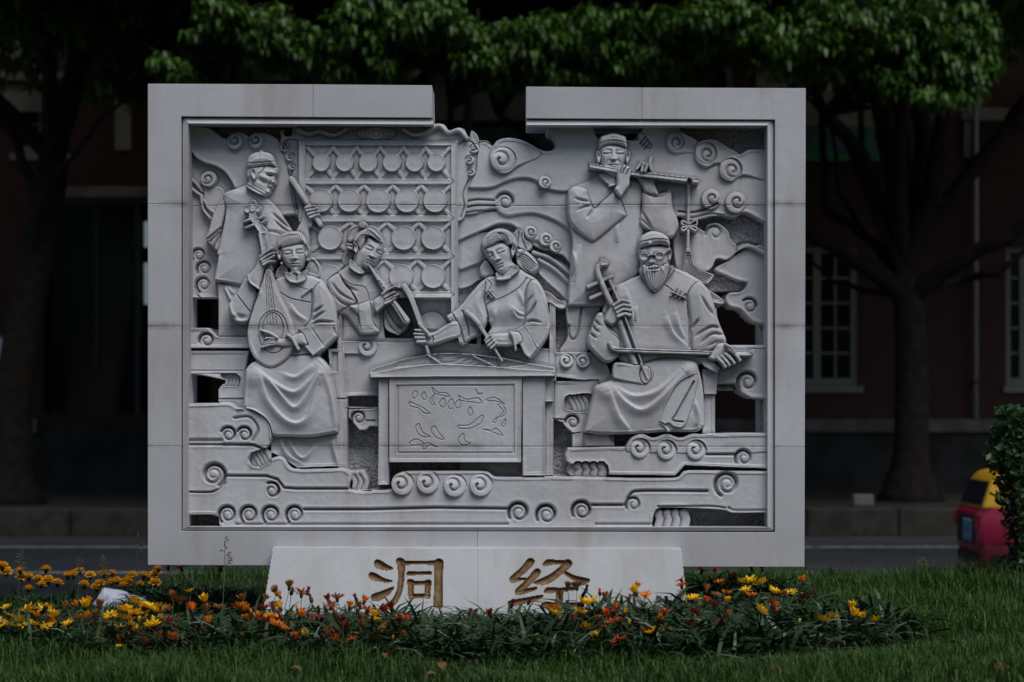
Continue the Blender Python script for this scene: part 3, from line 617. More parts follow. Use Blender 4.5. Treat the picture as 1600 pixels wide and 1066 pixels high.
    # her left arm
    R.lay(E([(855, 470), (905, 415), (960, 470), (1000, 560), (1020, 740), (985, 800), (870, 885), (800, 780), (790, 720), (840, 650), (850, 560)]), 41, er=6, ed=6, dome=4, dw=10)
    for P, d in (([(860, 612), (890, 590), (918, 570)], 4.5), ([(850, 668), (890, 630), (935, 605)], 4), ([(845, 690), (900, 668), (990, 672)], 4), ([(990, 700), (1000, 740), (1015, 750)], 2)): R.groove(E(P), 2, d, clip=[M2], taper='both')
    R.lay(E([(765, 712), (845, 692), (880, 740), (938, 835), (860, 890), (800, 822), (830, 815), (790, 740)]), 45, er=2.5, ed=3, sm=False); R.groove(E([(840, 700), (890, 770), (930, 835)]), .9, 1.5, clip=[M2])
    R.lay(h2([(150, 380), (300, 300), (600, 280), (655, 330), (645, 560), (590, 730), (520, 810), (600, 900), (300, 900), (340, 800), (240, 700), (170, 540)]), 39, er=7, ed=7, dome=6, dw=7)
    R.face((459.5, 396.5), 30, -4, .02, 10, [M2])
    R.ear(p1(h2, 140, 520), 3.2, 8.5, 42, -.15); R.ear(p1(h2, 655, 450), 3.2, 9, 42, .12); R.disc(p1(h2, 185, 675), 2.6, 43, er=2, ed=1); R.disc(p1(h2, 668, 605), 2.6, 43, er=2, ed=1)
    R.part('collar', M2); R.lay(h2([(265, 830), (460, 905, 1), (632, 790), (650, 880), (615, 985), (340, 1005), (255, 930)]), 42, er=1.5, ed=1.5); R.groove(h2([(462, 900), (465, 990)]), .7, 2); R.tube(h2([(340, 1005), (465, 1025), (600, 985)]), 1.8, 1.8, 42.5)
    R.part('hair', M2); R.lay(h2([(110, 420, 1), (98, 290), (140, 180), (230, 110), (350, 80), (480, 85), (570, 140), (640, 250), (660, 345, 1), (600, 335), (560, 300), (440, 332), (330, 362), (200, 388), (160, 370)]), 42.8, er=4, ed=3.6, dome=3, dw=7)
    R.lines(h2([(170, 200), (160, 280), (190, 370)]), h2([(510, 130), (540, 220), (560, 290)]), 11, .8, .55, [R.cur])
    PI = R.part('lute', M2)
    R.lay(A([(520, 765), (585, 765), (665, 875), (690, 1066), (640, 1066), (605, 890)]), 41, sm=False, er=1.5, ed=1.5)
    R.lay(E([(508, 102), (556, 92), (578, 200), (602, 340), (552, 345), (530, 225)]), 43, sm=False, er=1.5, ed=1.5)
    for a, b in (((490, 808), (545, 788)), ((505, 855), (565, 830)), ((600, 790), (640, 768)), ((620, 820), (655, 800))): R.tube(A([a, b]), 1.9, 2.3, 39)
    for dx, dy in ((0, -45), (-38, 0), (38, -5), (0, 40), (0, 0)): R.disc(p1(A, 557 + dx, 715 + dy), 6, 40 + (1.5 if dx == dy == 0 else 0), er=1.5, ed=1.5)
    R.groove(R.spath(p1(A, 557, 715), 5, 5, 0, 1, 1), .7, 2, sm=False)
    R.lay(E([(558, 330), (592, 330), (640, 480), (700, 600), (735, 690), (746, 780), (722, 870), (672, 930), (600, 966), (530, 946), (470, 882), (440, 790), (445, 690), (480, 570), (530, 420)]), 44.5, er=6, ed=5)
    lc = [PI]
    for x in (-14, -5, 4, 13): R.groove(E([(548 + x * .9, 110), (568 + x, 340), (598 + x * 2.2, 690)]), .8, 1.3, clip=lc)
    for rx, ry, y in ((23, 33, 735), (16, 25, 715)):
        c = p1(E, 605, y); R.groove([(c[0] + rx * math.cos(a), c[1] + ry * math.sin(a)) for a in np.linspace(0, 6.28, 40)], .8, 1.8, sm=False, clip=lc)
    R.part('hand', M2)   # left of the picture, on the neck
    R.lay(E([(432, 388), (495, 462), (505, 500), (478, 570), (446, 662), (400, 682), (350, 662), (313, 572), (340, 520), (370, 480), (400, 425)]), 40, er=6, ed=6, dome=3, dw=8)
    R.groove(E([(365, 488), (410, 545), (462, 612)]), 1, 2.2, clip=[R.cur]); R.bump(p1(E, 390, 640), 9, 4, -3.5, .1, [R.cur]); R.fold(E([(330, 560), (345, 620), (400, 650)]), 2.5, 3, 4, clip=[R.cur])
    R.lay(E([(442, 382), (488, 320), (512, 255), (545, 230), (570, 250), (560, 300), (548, 345), (520, 450), (490, 445)]), 44, er=5, ed=5, dome=2, dw=5)
    for a, b, c_ in (((525, 255), (565, 222), (603, 200)), ((530, 275), (575, 245), (612, 228)), ((540, 290), (580, 268), (612, 248)), ((545, 305), (575, 288), (612, 282))): R.tube(E([a, b, c_]), 2.6, 2.0, 46)
    R.tube(E([(448, 372), (462, 415), (515, 458)]), 2.2, 2.2, 46)
    R.part('hand', M2)   # plucking hand
    R.lay(k7([(1000, 600), (940, 460), (840, 490), (700, 530), (640, 500), (590, 490), (570, 540), (590, 600), (650, 625), (760, 632), (900, 600)]), 46, er=4, ed=4, dome=2, dw=5)
    for P in ([(640, 520), (560, 470), (455, 432)], [(600, 530), (545, 525), (505, 530)], [(600, 555), (540, 560), (495, 578)], [(610, 590), (540, 605), (460, 632)], [(600, 575), (540, 580), (500, 590)]): R.tube(k7(P), 2.8, 1.8, 47)
    R.tube(k7([(765, 485), (830, 540), (895, 655)]), 2.4, 2.4, 49)

    # ---- flute player
    M5 = R.part('musician_figure')
    R.lay(Q([(105, 500), (310, 500), (250, 640), (225, 800), (60, 800), (105, 700)]), 18, er=3, ed=3, dome=2, dw=6); R.groove(Q([(112, 640), (115, 700), (140, 722), (165, 690), (188, 530)]), 1.8, 3.5, clip=[M5])
    R.lay(D([(315, 345), (240, 380), (140, 420), (108, 450), (103, 540), (120, 640), (132, 760), (122, 880), (110, 1066)]) + Q([(105, 524, 1), (220, 524), (340, 524, 1), (420, 400), (530, 320), (560, 60)]) +
          D([(560, 640), (545, 560), (545, 400), (420, 365)]), 26, er=4, ed=4, dome=5, dw=16)
    for P in ([(130, 800), (150, 880), (120, 960)], [(180, 760), (165, 880), (145, 1000)], [(400, 640), (405, 760)]): R.fold(D(P), 2.5, 2, 6, clip=[M5])
    R.bump(p1(D, 145, 870), 3, 14, 3, .1, [M5])
    R.lay(D([(553, 448), (640, 468), (716, 440), (732, 540), (768, 640), (742, 716), (700, 726), (620, 692), (535, 650), (545, 560)]), 31, er=5, ed=5, dome=4, dw=8, sm=True)
    R.bump(p1(D, 690, 452), 5, 2.5, -5); R.groove(D([(555, 462), (640, 484), (716, 458)]), 1.0, 1.6, clip=[M5])
    for P in ([(545, 570), (575, 620), (600, 660)], [(545, 620), (580, 650), (620, 680)], [(735, 560), (760, 600), (765, 640)]): R.groove(D(P), 2, 3.5, clip=[M5], taper='both')
    R.lay(D([(140, 420), (106, 455), (103, 560), (120, 640), (180, 710), (246, 754), (290, 735), (380, 660), (458, 596, 1), (425, 505), (386, 438, 1), (300, 515), (262, 548), (230, 480), (218, 435)]), 32, er=5, ed=5, dome=5, dw=9)
    for P, d in (([(150, 495), (190, 505), (235, 512)], 3.5), ([(165, 565), (200, 545), (250, 535)], 3.5), ([(220, 610), (240, 580), (262, 552)], 3.5)): R.groove(D(P), 2, d, clip=[M5], taper='both')
    R.groove(D([(378, 452), (418, 520), (448, 598)]), .9, 1.6, clip=[M5])
    R.lay(h5([(165, 290), (300, 220), (575, 290), (570, 450), (535, 560), (500, 650), (420, 760), (260, 700), (190, 545), (165, 420)]), 34, er=7, ed=7, dome=6, dw=7)
    R.face((958.5, 239.8), 33, 1, .01, 11, [M5], male=True)
    R.ear(p1(h5, 148, 435), 3.4, 9.8, 37, -.1); R.ear(p1(h5, 597, 440), 3.4, 9.8, 37, .2)
    R.lay(h5([(720, 715), (800, 735), (985, 735), (1010, 850), (1060, 1020), (870, 985), (800, 860)]), 33, er=4, ed=4, dome=3, dw=6)
    R.part('collar', M5); R.lay(h5([(160, 690), (290, 700), (415, 770), (405, 870), (300, 850), (220, 780)]), 34, er=1.5, ed=1.5); R.tube(h5([(310, 875), (395, 855)]), 2, 2, 35)
    R.part('skull_cap', M5); R.lay(h5([(168, 145), (270, 95), (370, 73), (470, 95), (567, 145), (582, 312, 1), (480, 268), (370, 253), (260, 272), (160, 308, 1)]), 39, er=6, ed=6, dome=4, dw=7)
    R.groove(h5([(165, 240), (260, 205), (370, 195), (480, 205), (578, 240)]), .8, 2, clip=[R.cur]); R.lines(h5([(220, 130), (220, 190)]), h5([(560, 150), (550, 210)]), 8, .5, .6, [R.cur])
    FL = R.part('flute', M5); R.lay(D([(231, 286), (500, 333), (883, 378), (883, 409), (500, 364), (231, 316)]), 41, sm=False, er=2, ed=2, tilt=(.0, -.0)); R.groove(D([(231, 296), (500, 343), (883, 388)]), .6, .8, clip=[FL])
    R.part('tassel', M5)
    R.tube(D([(827, 385), (826, 560), (823, 800)]), 2.8, 2.8, 25); R.rect(1074, 281, 1080.5, 292, 29, er=1, ed=1)
    for P in ([(826, 650), (790, 625), (790, 650), (826, 655)], [(826, 650), (870, 620), (872, 650), (828, 656)], [(826, 655), (785, 668), (795, 685), (826, 660)], [(826, 655), (870, 665), (865, 685), (828, 660)]): R.tube(D(P), 2.2, 2.2, 27)
    R.rect(1072.5, 388, 1081, 396, 29, er=1, ed=1)
    R.lay(D([(806, 818), (846, 822), (862, 885), (900, 918), (976, 945), (962, 985), (930, 1002), (850, 978), (800, 940), (798, 880)]), 27, er=3, ed=3); R.lines(D([(842, 830), (858, 895), (965, 950)]), D([(808, 830), (805, 920), (925, 995)]), 5, .8, 2, [R.cur])
    R.part('hand', M5)
    R.lay(h5([(420, 690), (450, 610), (510, 556), (570, 570), (628, 600), (645, 680), (622, 770), (612, 880), (545, 970), (490, 1050), (440, 1030), (385, 935), (420, 860)]), 42, er=5, ed=4, dome=2, dw=5)
    for P in ([(512, 575), (485, 640), (470, 700)], [(560, 590), (530, 640), (510, 700)], [(612, 620), (580, 670), (560, 710)]): R.groove(h5(P), .8, 3, clip=[R.cur])
    R.part('hand', M5)
    for P in ([(785, 540), (755, 585), (722, 628)], [(825, 560), (810, 610), (795, 660)], [(875, 575), (862, 620), (845, 660)]): R.tube(h5(P), 3.2, 2.7, 42)
    R.tube(h5([(940, 462), (925, 540), (945, 640)]), 2.9, 2.5, 38)
    # ---- old fiddler
    R.part('cloud_carving'); R.lay(Q([(30, 800), (250, 800), (340, 870), (400, 1000), (30, 948)]), 26, sm=False, er=3, ed=3)
    for x in (100, 195): R.vol(p1(Q, x, 850), 11.5, 32, 170, 1 if x < 150 else -1, 1.2)
    R.part('cloud_carving'); R.lay(S3([(20, 135), (290, 125), (260, 440), (130, 445), (85, 405), (75, 385), (20, 362)]), 24, sm=False, er=3, ed=3)
    R.lay(S3([(90, 232), (120, 220), (250, 215), (250, 312), (110, 308), (88, 290)]), 16, er=2, ed=2); R.ribs(S3([(105, 232), (125, 270), (140, 305)]), S3([(215, 232), (235, 270), (240, 305)]), 4, 17, .7)
    R.volin(p1(S3, 135, 380), 12, 180, 1, 1.5, 6); R.groove(S3([(20, 362), (85, 365)]), 1.5, 4)
    R.part('cloud_carving'); R.lay(Q([(930, 760), (1050, 755), (1340, 755), (1340, 830)]) + S3([(1340, 260), (1290, 243), (1200, 238), (1140, 205), (1112, 150), (960, 150)]), 26, sm=False, er=4, ed=4)
    R.groove(S3([(990, 160), (1110, 160)]), 2, 4); R.volin(p1(S3, 1182, 140), 17.5, 150, 1, 1.5, 8)
    R.part('chair_rail'); R.lay(Q([(930, 425), (960, 435), (1030, 485), (1035, 515), (960, 500)]), 30, er=2, ed=2); R.rect(1110, 480, 1122, 540, 26)
    R.part('stool'); R.lay(S3([(900, 60), (1003, 60), (992, 216), (915, 216)]), 32, sm=False, er=2, ed=2); R.lay(S3([(905, 216), (986, 216), (986, 450), (905, 450)]), 28, sm=False, er=1, ed=1)
    M6 = R.part('musician_figure')
    R.lay(S3([(200, 440), (380, 440), (385, 530), (130, 530), (130, 450)]), 26, sm=False); R.lay(S3([(200, 452), (340, 450), (385, 522), (208, 524)]), 31, sm=False, er=2, ed=2)
    R.lay(Q([(540, 335), (440, 380), (390, 410), (330, 500), (310, 580), (430, 880), (560, 900), (880, 880), (960, 800), (1040, 740), (1000, 600), (960, 460), (900, 380), (820, 330), (740, 295), (700, 280)]), 36, er=6, ed=6, dome=5, dw=18)
    for P, w in (([(455, 440), (480, 540), (490, 650)], 3), ([(510, 530), (505, 620)], 2.5), ([(745, 560), (770, 660), (800, 720)], 4), ([(690, 580), (730, 690), (810, 765)], 4)): R.fold(Q(P), 3, 2, w * 1.8, clip=[M6])
    R.groove(Q([(808, 460), (820, 600), (825, 770)]), 1.5, 3, clip=[M6]); R.groove(Q([(680, 400), (740, 445), (805, 500)]), .7, 1.8, clip=[M6])
    for k_ in range(3):
        R.tube(Q([(712 + 25 * k_, 470 + 8 * k_), (755 + 22 * k_, 420 + 14 * k_)]), 1.1, 1.1, 42.5)
    R.tube(Q([(722, 445), (800, 480)]), 1.1, 1.1, 43)
    # lap
    R.lay(S3([(480, 60), (360, 128), (268, 162), (250, 220), (195, 442, 1), (300, 455), (520, 452), (700, 440), (870, 440), (918, 402, 1), (912, 200), (885, 70), (850, 10), (650, 0)]), 41, er=7, ed=7, dome=4, dw=14)
    R.bump(p1(S3, 330, 190), 16, 14, 4, 0, [M6]); R.bump(p1(S3, 830, 70), 14, 16, 5, 0, [M6])
    R.fold(S3([(370, 170), (440, 255), (540, 305), (650, 240), (800, 80)]), 5, 3, 10, clip=[M6]); R.fold(S3([(400, 180), (500, 225), (640, 190), (780, 60)]), 4, 3, 9, clip=[M6]); R.fold(S3([(350, 190), (400, 330), (470, 430)]), 4, 3, 10, clip=[M6])
    R.lay(S3([(735, 175), (800, 120), (872, 105), (850, 250), (805, 385), (775, 412), (730, 405), (700, 385), (660, 400), (645, 380)]), 46, er=2, ed=2.2)
    R.groove(S3([(850, 140), (790, 250), (740, 340), (725, 368), (785, 378)]), 1.3, 4, clip=[M6]); R.fold(S3([(860, 250), (880, 340), (870, 410)]), 3, 2, 5, clip=[M6]); R.tube(S3([(650, 385), (680, 405), (700, 430)]), 2.5, 2.5, 42)
    # right sleeve of the picture
    R.lay(Q([(812, 470), (850, 400), (900, 385), (960, 480), (1000, 620), (1048, 735), (1000, 775), (900, 800), (840, 785), (828, 640)]), 41, er=6, ed=6, dome=5, dw=12)
    for P, d in (([(895, 470), (930, 530), (965, 580)], 3.5), ([(840, 665), (860, 635), (880, 605)], 4), ([(860, 710), (900, 680), (960, 650), (1010, 665)], 4), ([(890, 750), (940, 705), (980, 690), (1040, 705)], 4), ([(930, 770), (985, 740), (1040, 740)], 3)): R.groove(Q(P), 2.2, d, clip=[M6], taper='both')
    R.lay(Q([(860, 830), (930, 825), (1012, 898), (992, 926), (915, 890)]), 40, er=2, ed=2, sm=False)
    # left sleeve of the picture
    R.lay(Q([(278, 572), (310, 568), (350, 650), (410, 712), (415, 790), (392, 842), (332, 866), (250, 800), (218, 740), (240, 660)]), 42, er=6, ed=6, dome=3, dw=8)
    R.groove(Q([(312, 590), (345, 665), (408, 726)]), 1.0, 1.8, clip=[M6])
    for P in ([(245, 640), (265, 665), (290, 685)], [(255, 600), (275, 625), (298, 645)], [(235, 690), (255, 705), (270, 720)]): R.groove(Q(P), 1.8, 3.5, clip=[M6], taper='both')
    R.lay(h6([(78, 330), (250, 270), (540, 290), (560, 420), (540, 580), (500, 780), (330, 985), (250, 950), (95, 700), (112, 560), (78, 430)]), 40, er=7, ed=7, dome=6, dw=7)
    L6 = R.face((1018.5, 401.2), 33, -3, -.06, 10, [M6], male=True, mouth=False)
    R.ear(p1(h6, 545, 430), 3.3, 9.5, 44, .1)
    R.lay(h6([(520, 780), (620, 640), (600, 590), (560, 600), (540, 700), (470, 830)]), 43, er=2, ed=2); R.lay(h6([(90, 690), (110, 580), (140, 660), (270, 930), (250, 960)]), 43, er=2, ed=2)
    R.part('beard', M6)
    R.lay(h6([(165, 560), (215, 590), (300, 560), (400, 590), (460, 560), (525, 560), (525, 700), (465, 850), (335, 988), (250, 942), (125, 720), (115, 600)]), 46, er=6, ed=6, dome=3, dw=6)
    b = R.cur
    R.lines(h6([(150, 600), (170, 740), (290, 960)]), h6([(510, 600), (480, 760), (345, 970)]), 8, 1.0, 1.1, [b])
    R.bump(p1(h6, 295, 645), 8, 2.2, -2.6, -.05, [b]); R.bump(p1(h6, 300, 662), 6, 1.4, 3, -.05, [b]); R.groove(h6([(215, 635), (295, 640), (385, 615)]), .9, 2.6, clip=[b])
    R.fold(h6([(290, 590), (220, 620), (190, 700)]), 2, 2, 2, clip=[b]); R.fold(h6([(300, 590), (390, 600), (440, 680)]), 2, 2, 2, clip=[b])
    R.part('glasses', M6)
    for x, y in ((152, 455), (385, 442)):
        c = p1(h6, x, y); R.disc(c, 6.4, 46.2, ry=5.4, er=2, ed=.6); R.groove([(c[0] - 3.6, c[1] + .3), (c[0], c[1] - .6), (c[0] + 3.6, c[1] + .3)], .9, 1.0); R.tube([(c[0] + 6.6 * math.cos(a), c[1] + 5.6 * math.sin(a)) for a in np.linspace(0, 6.283, 26)], .9, .9, 46.6, sm=False)
    R.tube(h6([(218, 445), (270, 425), (320, 435)]), 1.0, 1.0, 49); R.tube(h6([(450, 420), (540, 345)]), 1.0, 1.0, 46)
    R.part('skull_cap', M6); R.lay(h6([(78, 330, 1), (73, 220), (110, 140), (200, 80), (300, 60), (420, 88), (510, 150), (547, 220), (548, 302, 1), (400, 272), (250, 290)]), 46, er=7, ed=7, dome=4, dw=7)
    R.groove(h6([(85, 240), (130, 225), (300, 192), (420, 192), (545, 215)]), .8, 2, clip=[R.cur]); R.disc(p1(h6, 235, 248), 3.4, 51, ry=2.2, er=1, ed=1)
    FD = R.part('fiddle', M6)
    for a, b_ in (((225, 412), (366, 350)), ((240, 480), (382, 415))): R.tube(Q([a, b_]), 3.4, 2.8, 38)
    R.tube(Q([(352, 378), (400, 490), (470, 670), (575, 960)]), 2.1, 1.6, 45)
    R.tube(Q([(318, 268), (282, 300), (290, 350), (340, 470), (400, 590), (512, 900)]), 4.0, 5.2, 41)
    R.lay(Q([(298, 243), (352, 268), (345, 288), (312, 290), (290, 290)]), 46, sm=False, er=2, ed=2)
    R.lay(Q([(375, 868), (400, 860), (480, 872), (560, 882), (602, 905), (608, 955), (575, 994), (540, 996), (380, 962), (366, 920)]), 46, er=4, ed=4)
    c = p1(Q, 563, 935); R.groove([(c[0] + 9 * math.cos(a) , c[1] + 14.5 * math.sin(a)) for a in np.linspace(0, 6.28, 26)], .9, 2.4, sm=False, clip=[FD]); R.tube(Q([(535, 870), (575, 960)]), 1.4, 1.2, 46.5)
    R.part('fiddle_bow', M6); R.tube(Q([(352, 752), (372, 780), (420, 790), (700, 800), (950, 808), (1180, 815), (1200, 795)]), 3.6, 3.2, 47, .8); R.groove(Q([(380, 786), (700, 797), (1190, 810)]), .7, 2.5, clip=[R.cur])
    R.part('hand', M6)
    R.lay(Q([(318, 615), (338, 560), (380, 505), (430, 500), (440, 570), (410, 610), (365, 645)]), 45, er=5, ed=5, dome=2, dw=5)
    for P in ([(375, 525), (420, 498), (460, 505)], [(385, 545), (430, 522), (470, 530)], [(395, 568), (435, 548), (476, 556)], [(400, 590), (440, 575), (472, 582)]): R.tube(Q(P), 3.1, 2.7, 47)
    R.part('hand', M6)
    R.lay(Q([(970, 785), (990, 752), (1045, 748), (1085, 790), (1075, 840), (1020, 860), (930, 842)]), 44, er=5, ed=5, dome=2, dw=6)
    for P in ([(1060, 785), (1095, 815), (1122, 852)], [(1035, 815), (1065, 840), (1088, 868)], [(1015, 830), (1040, 855), (1058, 880)], [(990, 838), (1015, 862), (1035, 890)]): R.tube(Q(P), 3.0, 2.6, 50)
    R.tube(Q([(1040, 760), (1075, 785), (1085, 805)]), 2.6, 2.4, 51)

    # ---- clouds, left edge and foot of the picture
    R.part('cloud_carving'); R.lay(E([(10, 700), (170, 700), (235, 760), (440, 760), (445, 838), (10, 838)]), 24, er=3, ed=3, sm=False)
    R.volin(p1(E, 168, 785), 13, 170, 1, 1.4, 6)
    R.part('cloud_carving'); R.lay(E([(10, 850), (442, 850), (420, 960), (395, 1066), (10, 985)]), 22, er=3, ed=3, sm=False)
    R.lay(S1([(10, 70), (385, 70), (385, 300), (222, 262), (222, 180), (248, 150), (340, 152), (362, 120), (330, 92), (245, 92), (10, 96)]), 22, er=2.5, ed=3, sm=False); R.ribs(S1([(240, 100), (262, 122), (258, 152)]), S1([(330, 100), (350, 122), (345, 152)]), 4, 14, .7)
    R.groove(S1([(225, 240), (380, 240)]), 1.2, 3)
    R.part('cloud_carving')
    R.lay(S2([(-60, 362), (106, 366), (106, 470), (60, 470), (40, 490), (0, 492), (-60, 420)]), 25, sm=False, er=3, ed=3); R.volin(p1(S1, 1065, 355), 12.5, 150, 1, 1.5, 6); R.groove(S1([(995, 300), (1145, 298)]), 1.4, 4); R.groove(S1([(1110, 370), (1160, 372)]), 1.2, 3)
    R.part('cloud_carving')
    R.ribs(S1([(1010, 690), (1030, 735), (1020, 790)]), S1([(1100, 680), (1128, 735), (1110, 790)]), 3, 30, .8)
    R.part('cloud_bank')
    R.lay(S3([(85, 575), (102, 532), (440, 524), (1340, 500), (1340, 660), (1090, 652), (800, 640), (745, 700), (140, 692), (132, 640), (92, 612)]), 41, er=4, ed=4, sm=False)
    R.lay(S3([(455, 560), (470, 480), (540, 447), (610, 470), (690, 447), (770, 470), (840, 447), (900, 450), (1340, 450), (1340, 560)]), 41, er=4, ed=4)
    for x, y in ((535, 535), (692, 545), (868, 545)): R.vol(p1(S3, x, y), 16, 45, 180, 1, 1.5)
    R.volin(p1(S3, 1150, 592), 14.5, 150, 1, 1.5, 6); R.groove(S3([(930, 572), (1090, 572)]), 2, 4)
    R.lay(S3([(120, 632), (330, 632), (345, 660), (335, 700), (120, 700)]), 33, er=2, ed=2); R.ribs(S3([(140, 640), (158, 665), (145, 692)]), S3([(325, 640), (338, 665), (330, 692)]), 4, 32, .7)
    BK = R.part('cloud_bank')
    R.lay(S1([(10, 268, 1), (300, 265), (345, 290), (440, 308), (522, 362), (552, 440), (530, 530), (420, 598), (470, 640), (560, 588), (620, 590), (682, 655), (980, 655), (1028, 700), (1020, 778), (1142, 788)]) +
          S2([(0, 812), (180, 806, 1), (215, 720), (300, 705), (440, 705), (580, 705), (690, 710), (740, 738), (1169, 733)]) + S3([(0, 700), (745, 706), (800, 666), (950, 664), (1340, 668, 1), (1340, 920, 1), (1080, 922), (1030, 905), (660, 890), (618, 930), (605, 1040, 1), (0, 1040, 1)]) +
          S1([(250, 1040, 1), (238, 985), (215, 936), (10, 936, 1)]), 40, er=5, ed=5)
    # rolls and channels cut in the bank
    R.groove(S1([(10, 512), (240, 512), (440, 515), (500, 540)]), 2, 5, sm=False); R.groove(S1([(10, 490), (250, 490)]), 3, 3)
    for x in (295, 390): R.volin(p1(S1, x, 452), 12.5, 200, 1, 1.6, 7)
    R.groove(S1([(330, 355), (420, 350), (470, 420), (440, 490)]), 2, 4); R.groove(S1([(350, 300), (450, 310), (530, 380), (545, 480)]), 1.6, -2)
    R.lay(S1([(420, 590), (440, 560), (530, 545), (545, 590), (470, 640), (430, 640)]), 31, er=2, ed=2); R.ribs(S1([(430, 575), (450, 605), (470, 640)]), S1([(520, 545), (535, 570), (545, 600)]), 4, 30, .8)
    R.groove(S1([(10, 792), (180, 796), (240, 775), (275, 740)]), 1.5, 5); R.volin(p1(S1, 205, 692), 19, 60, -1, 2.1, 7)
    R.groove(S1([(285, 698), (520, 700), (585, 720), (625, 770), (700, 775), (1020, 775)]), 2, 6, sm=False); R.volin(p1(S1, 553, 785), 13, -120, 1, 1.5, 7)
    for x in (290, 418, 548, 690): R.volin(p1(S1, x, 928), 15, 130, 1, 1.8, 7)
    R.groove(S1([(745, 898), (1142, 898)]) + S2([(400, 905), (800, 910)]), 2.2, 6, sm=False); R.groove(S1([(340, 985), (1142, 985)]) + S2([(300, 992), (800, 992)]), 2, 3, sm=False)
    for x, y in ((238, 775), (375, 768), (520, 785), (660, 782)): R.vol(p1(S2, x, y), 18, 46, 150, 1, 1.5)
    for x, y in ((862, 930), (1012, 942)): R.volin(p1(S2, x, y), 17, 150, 1, 1.8, 8)
    R.volin(p1(S3, 188, 905), 16.5, 150, 1, 1.8, 8)
    R.groove(S3([(250, 872), (440, 872)]), 2.2, 6); R.volin(p1(S3, 495, 868), 13, 150, 1, 1.4, 6); R.groove(S3([(460, 830), (500, 792), (700, 788), (930, 790)]), 2.2, 6)
    R.volin(p1(S3, 1050, 748), 20, 120, 1, 2., 7); R.groove(S3([(640, 880), (960, 880), (1040, 890)]), 1.5, 4); R.groove(S3([(1060, 890), (1090, 905), (1290, 905)]), 2, 3)
    R.groove(S3([(270, 985), (600, 985)]), 2, 3)
    R.ribs(S3([(625, 930), (632, 960), (620, 1005)]), S3([(820, 925), (832, 960), (825, 1005)]), 4, 28, .7)
    # ---- weathering of the surface and the joints between the stones
    nz = np.zeros(R.H.shape)
    for s_, a_ in ((7, .5), (23, .9)):
        g = rng.normal(size=(int(R.H.shape[0] * step / s_) + 3, int(R.H.shape[1] * step / s_) + 3))
        yy, xx = (R.V - R.v[0]) / s_, (R.U - R.u[0]) / s_; i, j = yy.astype(int), xx.astype(int); fy, fx = yy - i, xx - j
        fy, fx = fy*fy*(3-2*fy), fx*fx*(3-2*fx)
        nz += a_ * ((g[i, j] * (1-fx) + g[i, j+1] * fx) * (1-fy) + (g[i+1, j] * (1-fx) + g[i+1, j+1] * fx) * fy)
    solid = R.ID != HOLE
    R.crisp(HOLE)
    R.H += rng.normal(size=R.H.shape) * .025 * solid
    R.H += nz * .13 * solid
    for v, dp in ((318.5, 1.3), (509.5, .5), (697, .8)): R.groove([(284, v), (600, v + .6), (1211, v + 1)], .65, dp, sm=False, clip=[i for i in range(len(R.names)) if i not in (HOLE,)])
    R.groove([(745.5, 700), (745.5, 832)], .6, .5, sm=False); R.groove([(489, 187), (489, 318)], .6, .5, sm=False, clip=[i for i in range(len(R.names)) if i != HOLE])
    R.HOLE = HOLE
    return R
# ---------------------------------------------------------------- ground, road, pavement
ROADZ, PAVEZ = -.96, -.53
M_EARTH = mat('dark_soil', (.03, .026, .02), .95, .1, (6, (.05, .042, .03), .4, .6), (30, .6, .03))
M_ASPH = mat('asphalt', (.040, .042, .047), .75, .35, (.8, (.056, .058, .062), .4, .65), (180, .5, .006))
M_LINE = mat('worn_road_paint', (.62, .62, .61), .7, .2, (9, (.1, .1, .105), .5, .62))
M_KERB = mat('kerb_concrete', (.07, .063, .053), .85, .2, (5, (.04, .037, .032), .4, .65), (50, .5, .01))
M_PAVE = mat('pavement', (.05, .046, .04), .85, .2, (3, (.03, .028, .025), .4, .65), (40, .5, .01))
def sheet(name, x0, x1, y0, y1, z, m, parent=None):
    return tag(link(name, mesh_np(name, np.array([(x0, y0, z), (x1, y0, z), (x1, y1, z), (x0, y1, z)]), np.array([[0, 1, 2, 3]])), m, parent), kind=None if parent else 'structure')
sheet('ground', -400, 400, -200, 600, ROADZ - .03, M_EARTH)
road = sheet('road', -120, 120, 4.6, 27.3, ROADZ, M_ASPH)
ye = at(0, 855, 0); d_edge = (EYE - ROADZ) / ((855 - VH) / FPX) - DIST; d_dash = (EYE - ROADZ) / ((895 - VH) / FPX) - DIST
def flat(name, x0, x1, y0, y1, z, m, parent): return sheet(name, x0, x1, y0, y1, z, m, parent)
flat('edge_line', -60, 60, d_edge - .1, d_edge + .1, ROADZ + .004, M_LINE, road)
for i in range(-3, 4): flat('lane_line', .85 + i * 7.5, .85 + i * 7.5 + 2.97, d_dash - .09, d_dash + .09, ROADZ + .004, M_LINE, road)
kerb = MB(); kerb.box(-60, 60, 27.45, 27.75, ROADZ - .02, PAVEZ - .03); kerb = tag(kerb.build('kerb', M_KERB), kind='structure')
rk = random.Random(2)
for i in range(-9, 10):
    mb = MB(); x = i * 1.5 + .3; mb.box(x + .012, x + 1.488, 27.3 + rk.uniform(-.01, .01), 27.74, ROADZ - .01, PAVEZ + .01 + rk.uniform(-.012, .006)); mb.build('kerb_stone', M_KERB, kerb, bevel=.025)
sheet('pavement', -60, 60, 27.6, 60, PAVEZ, M_PAVE)
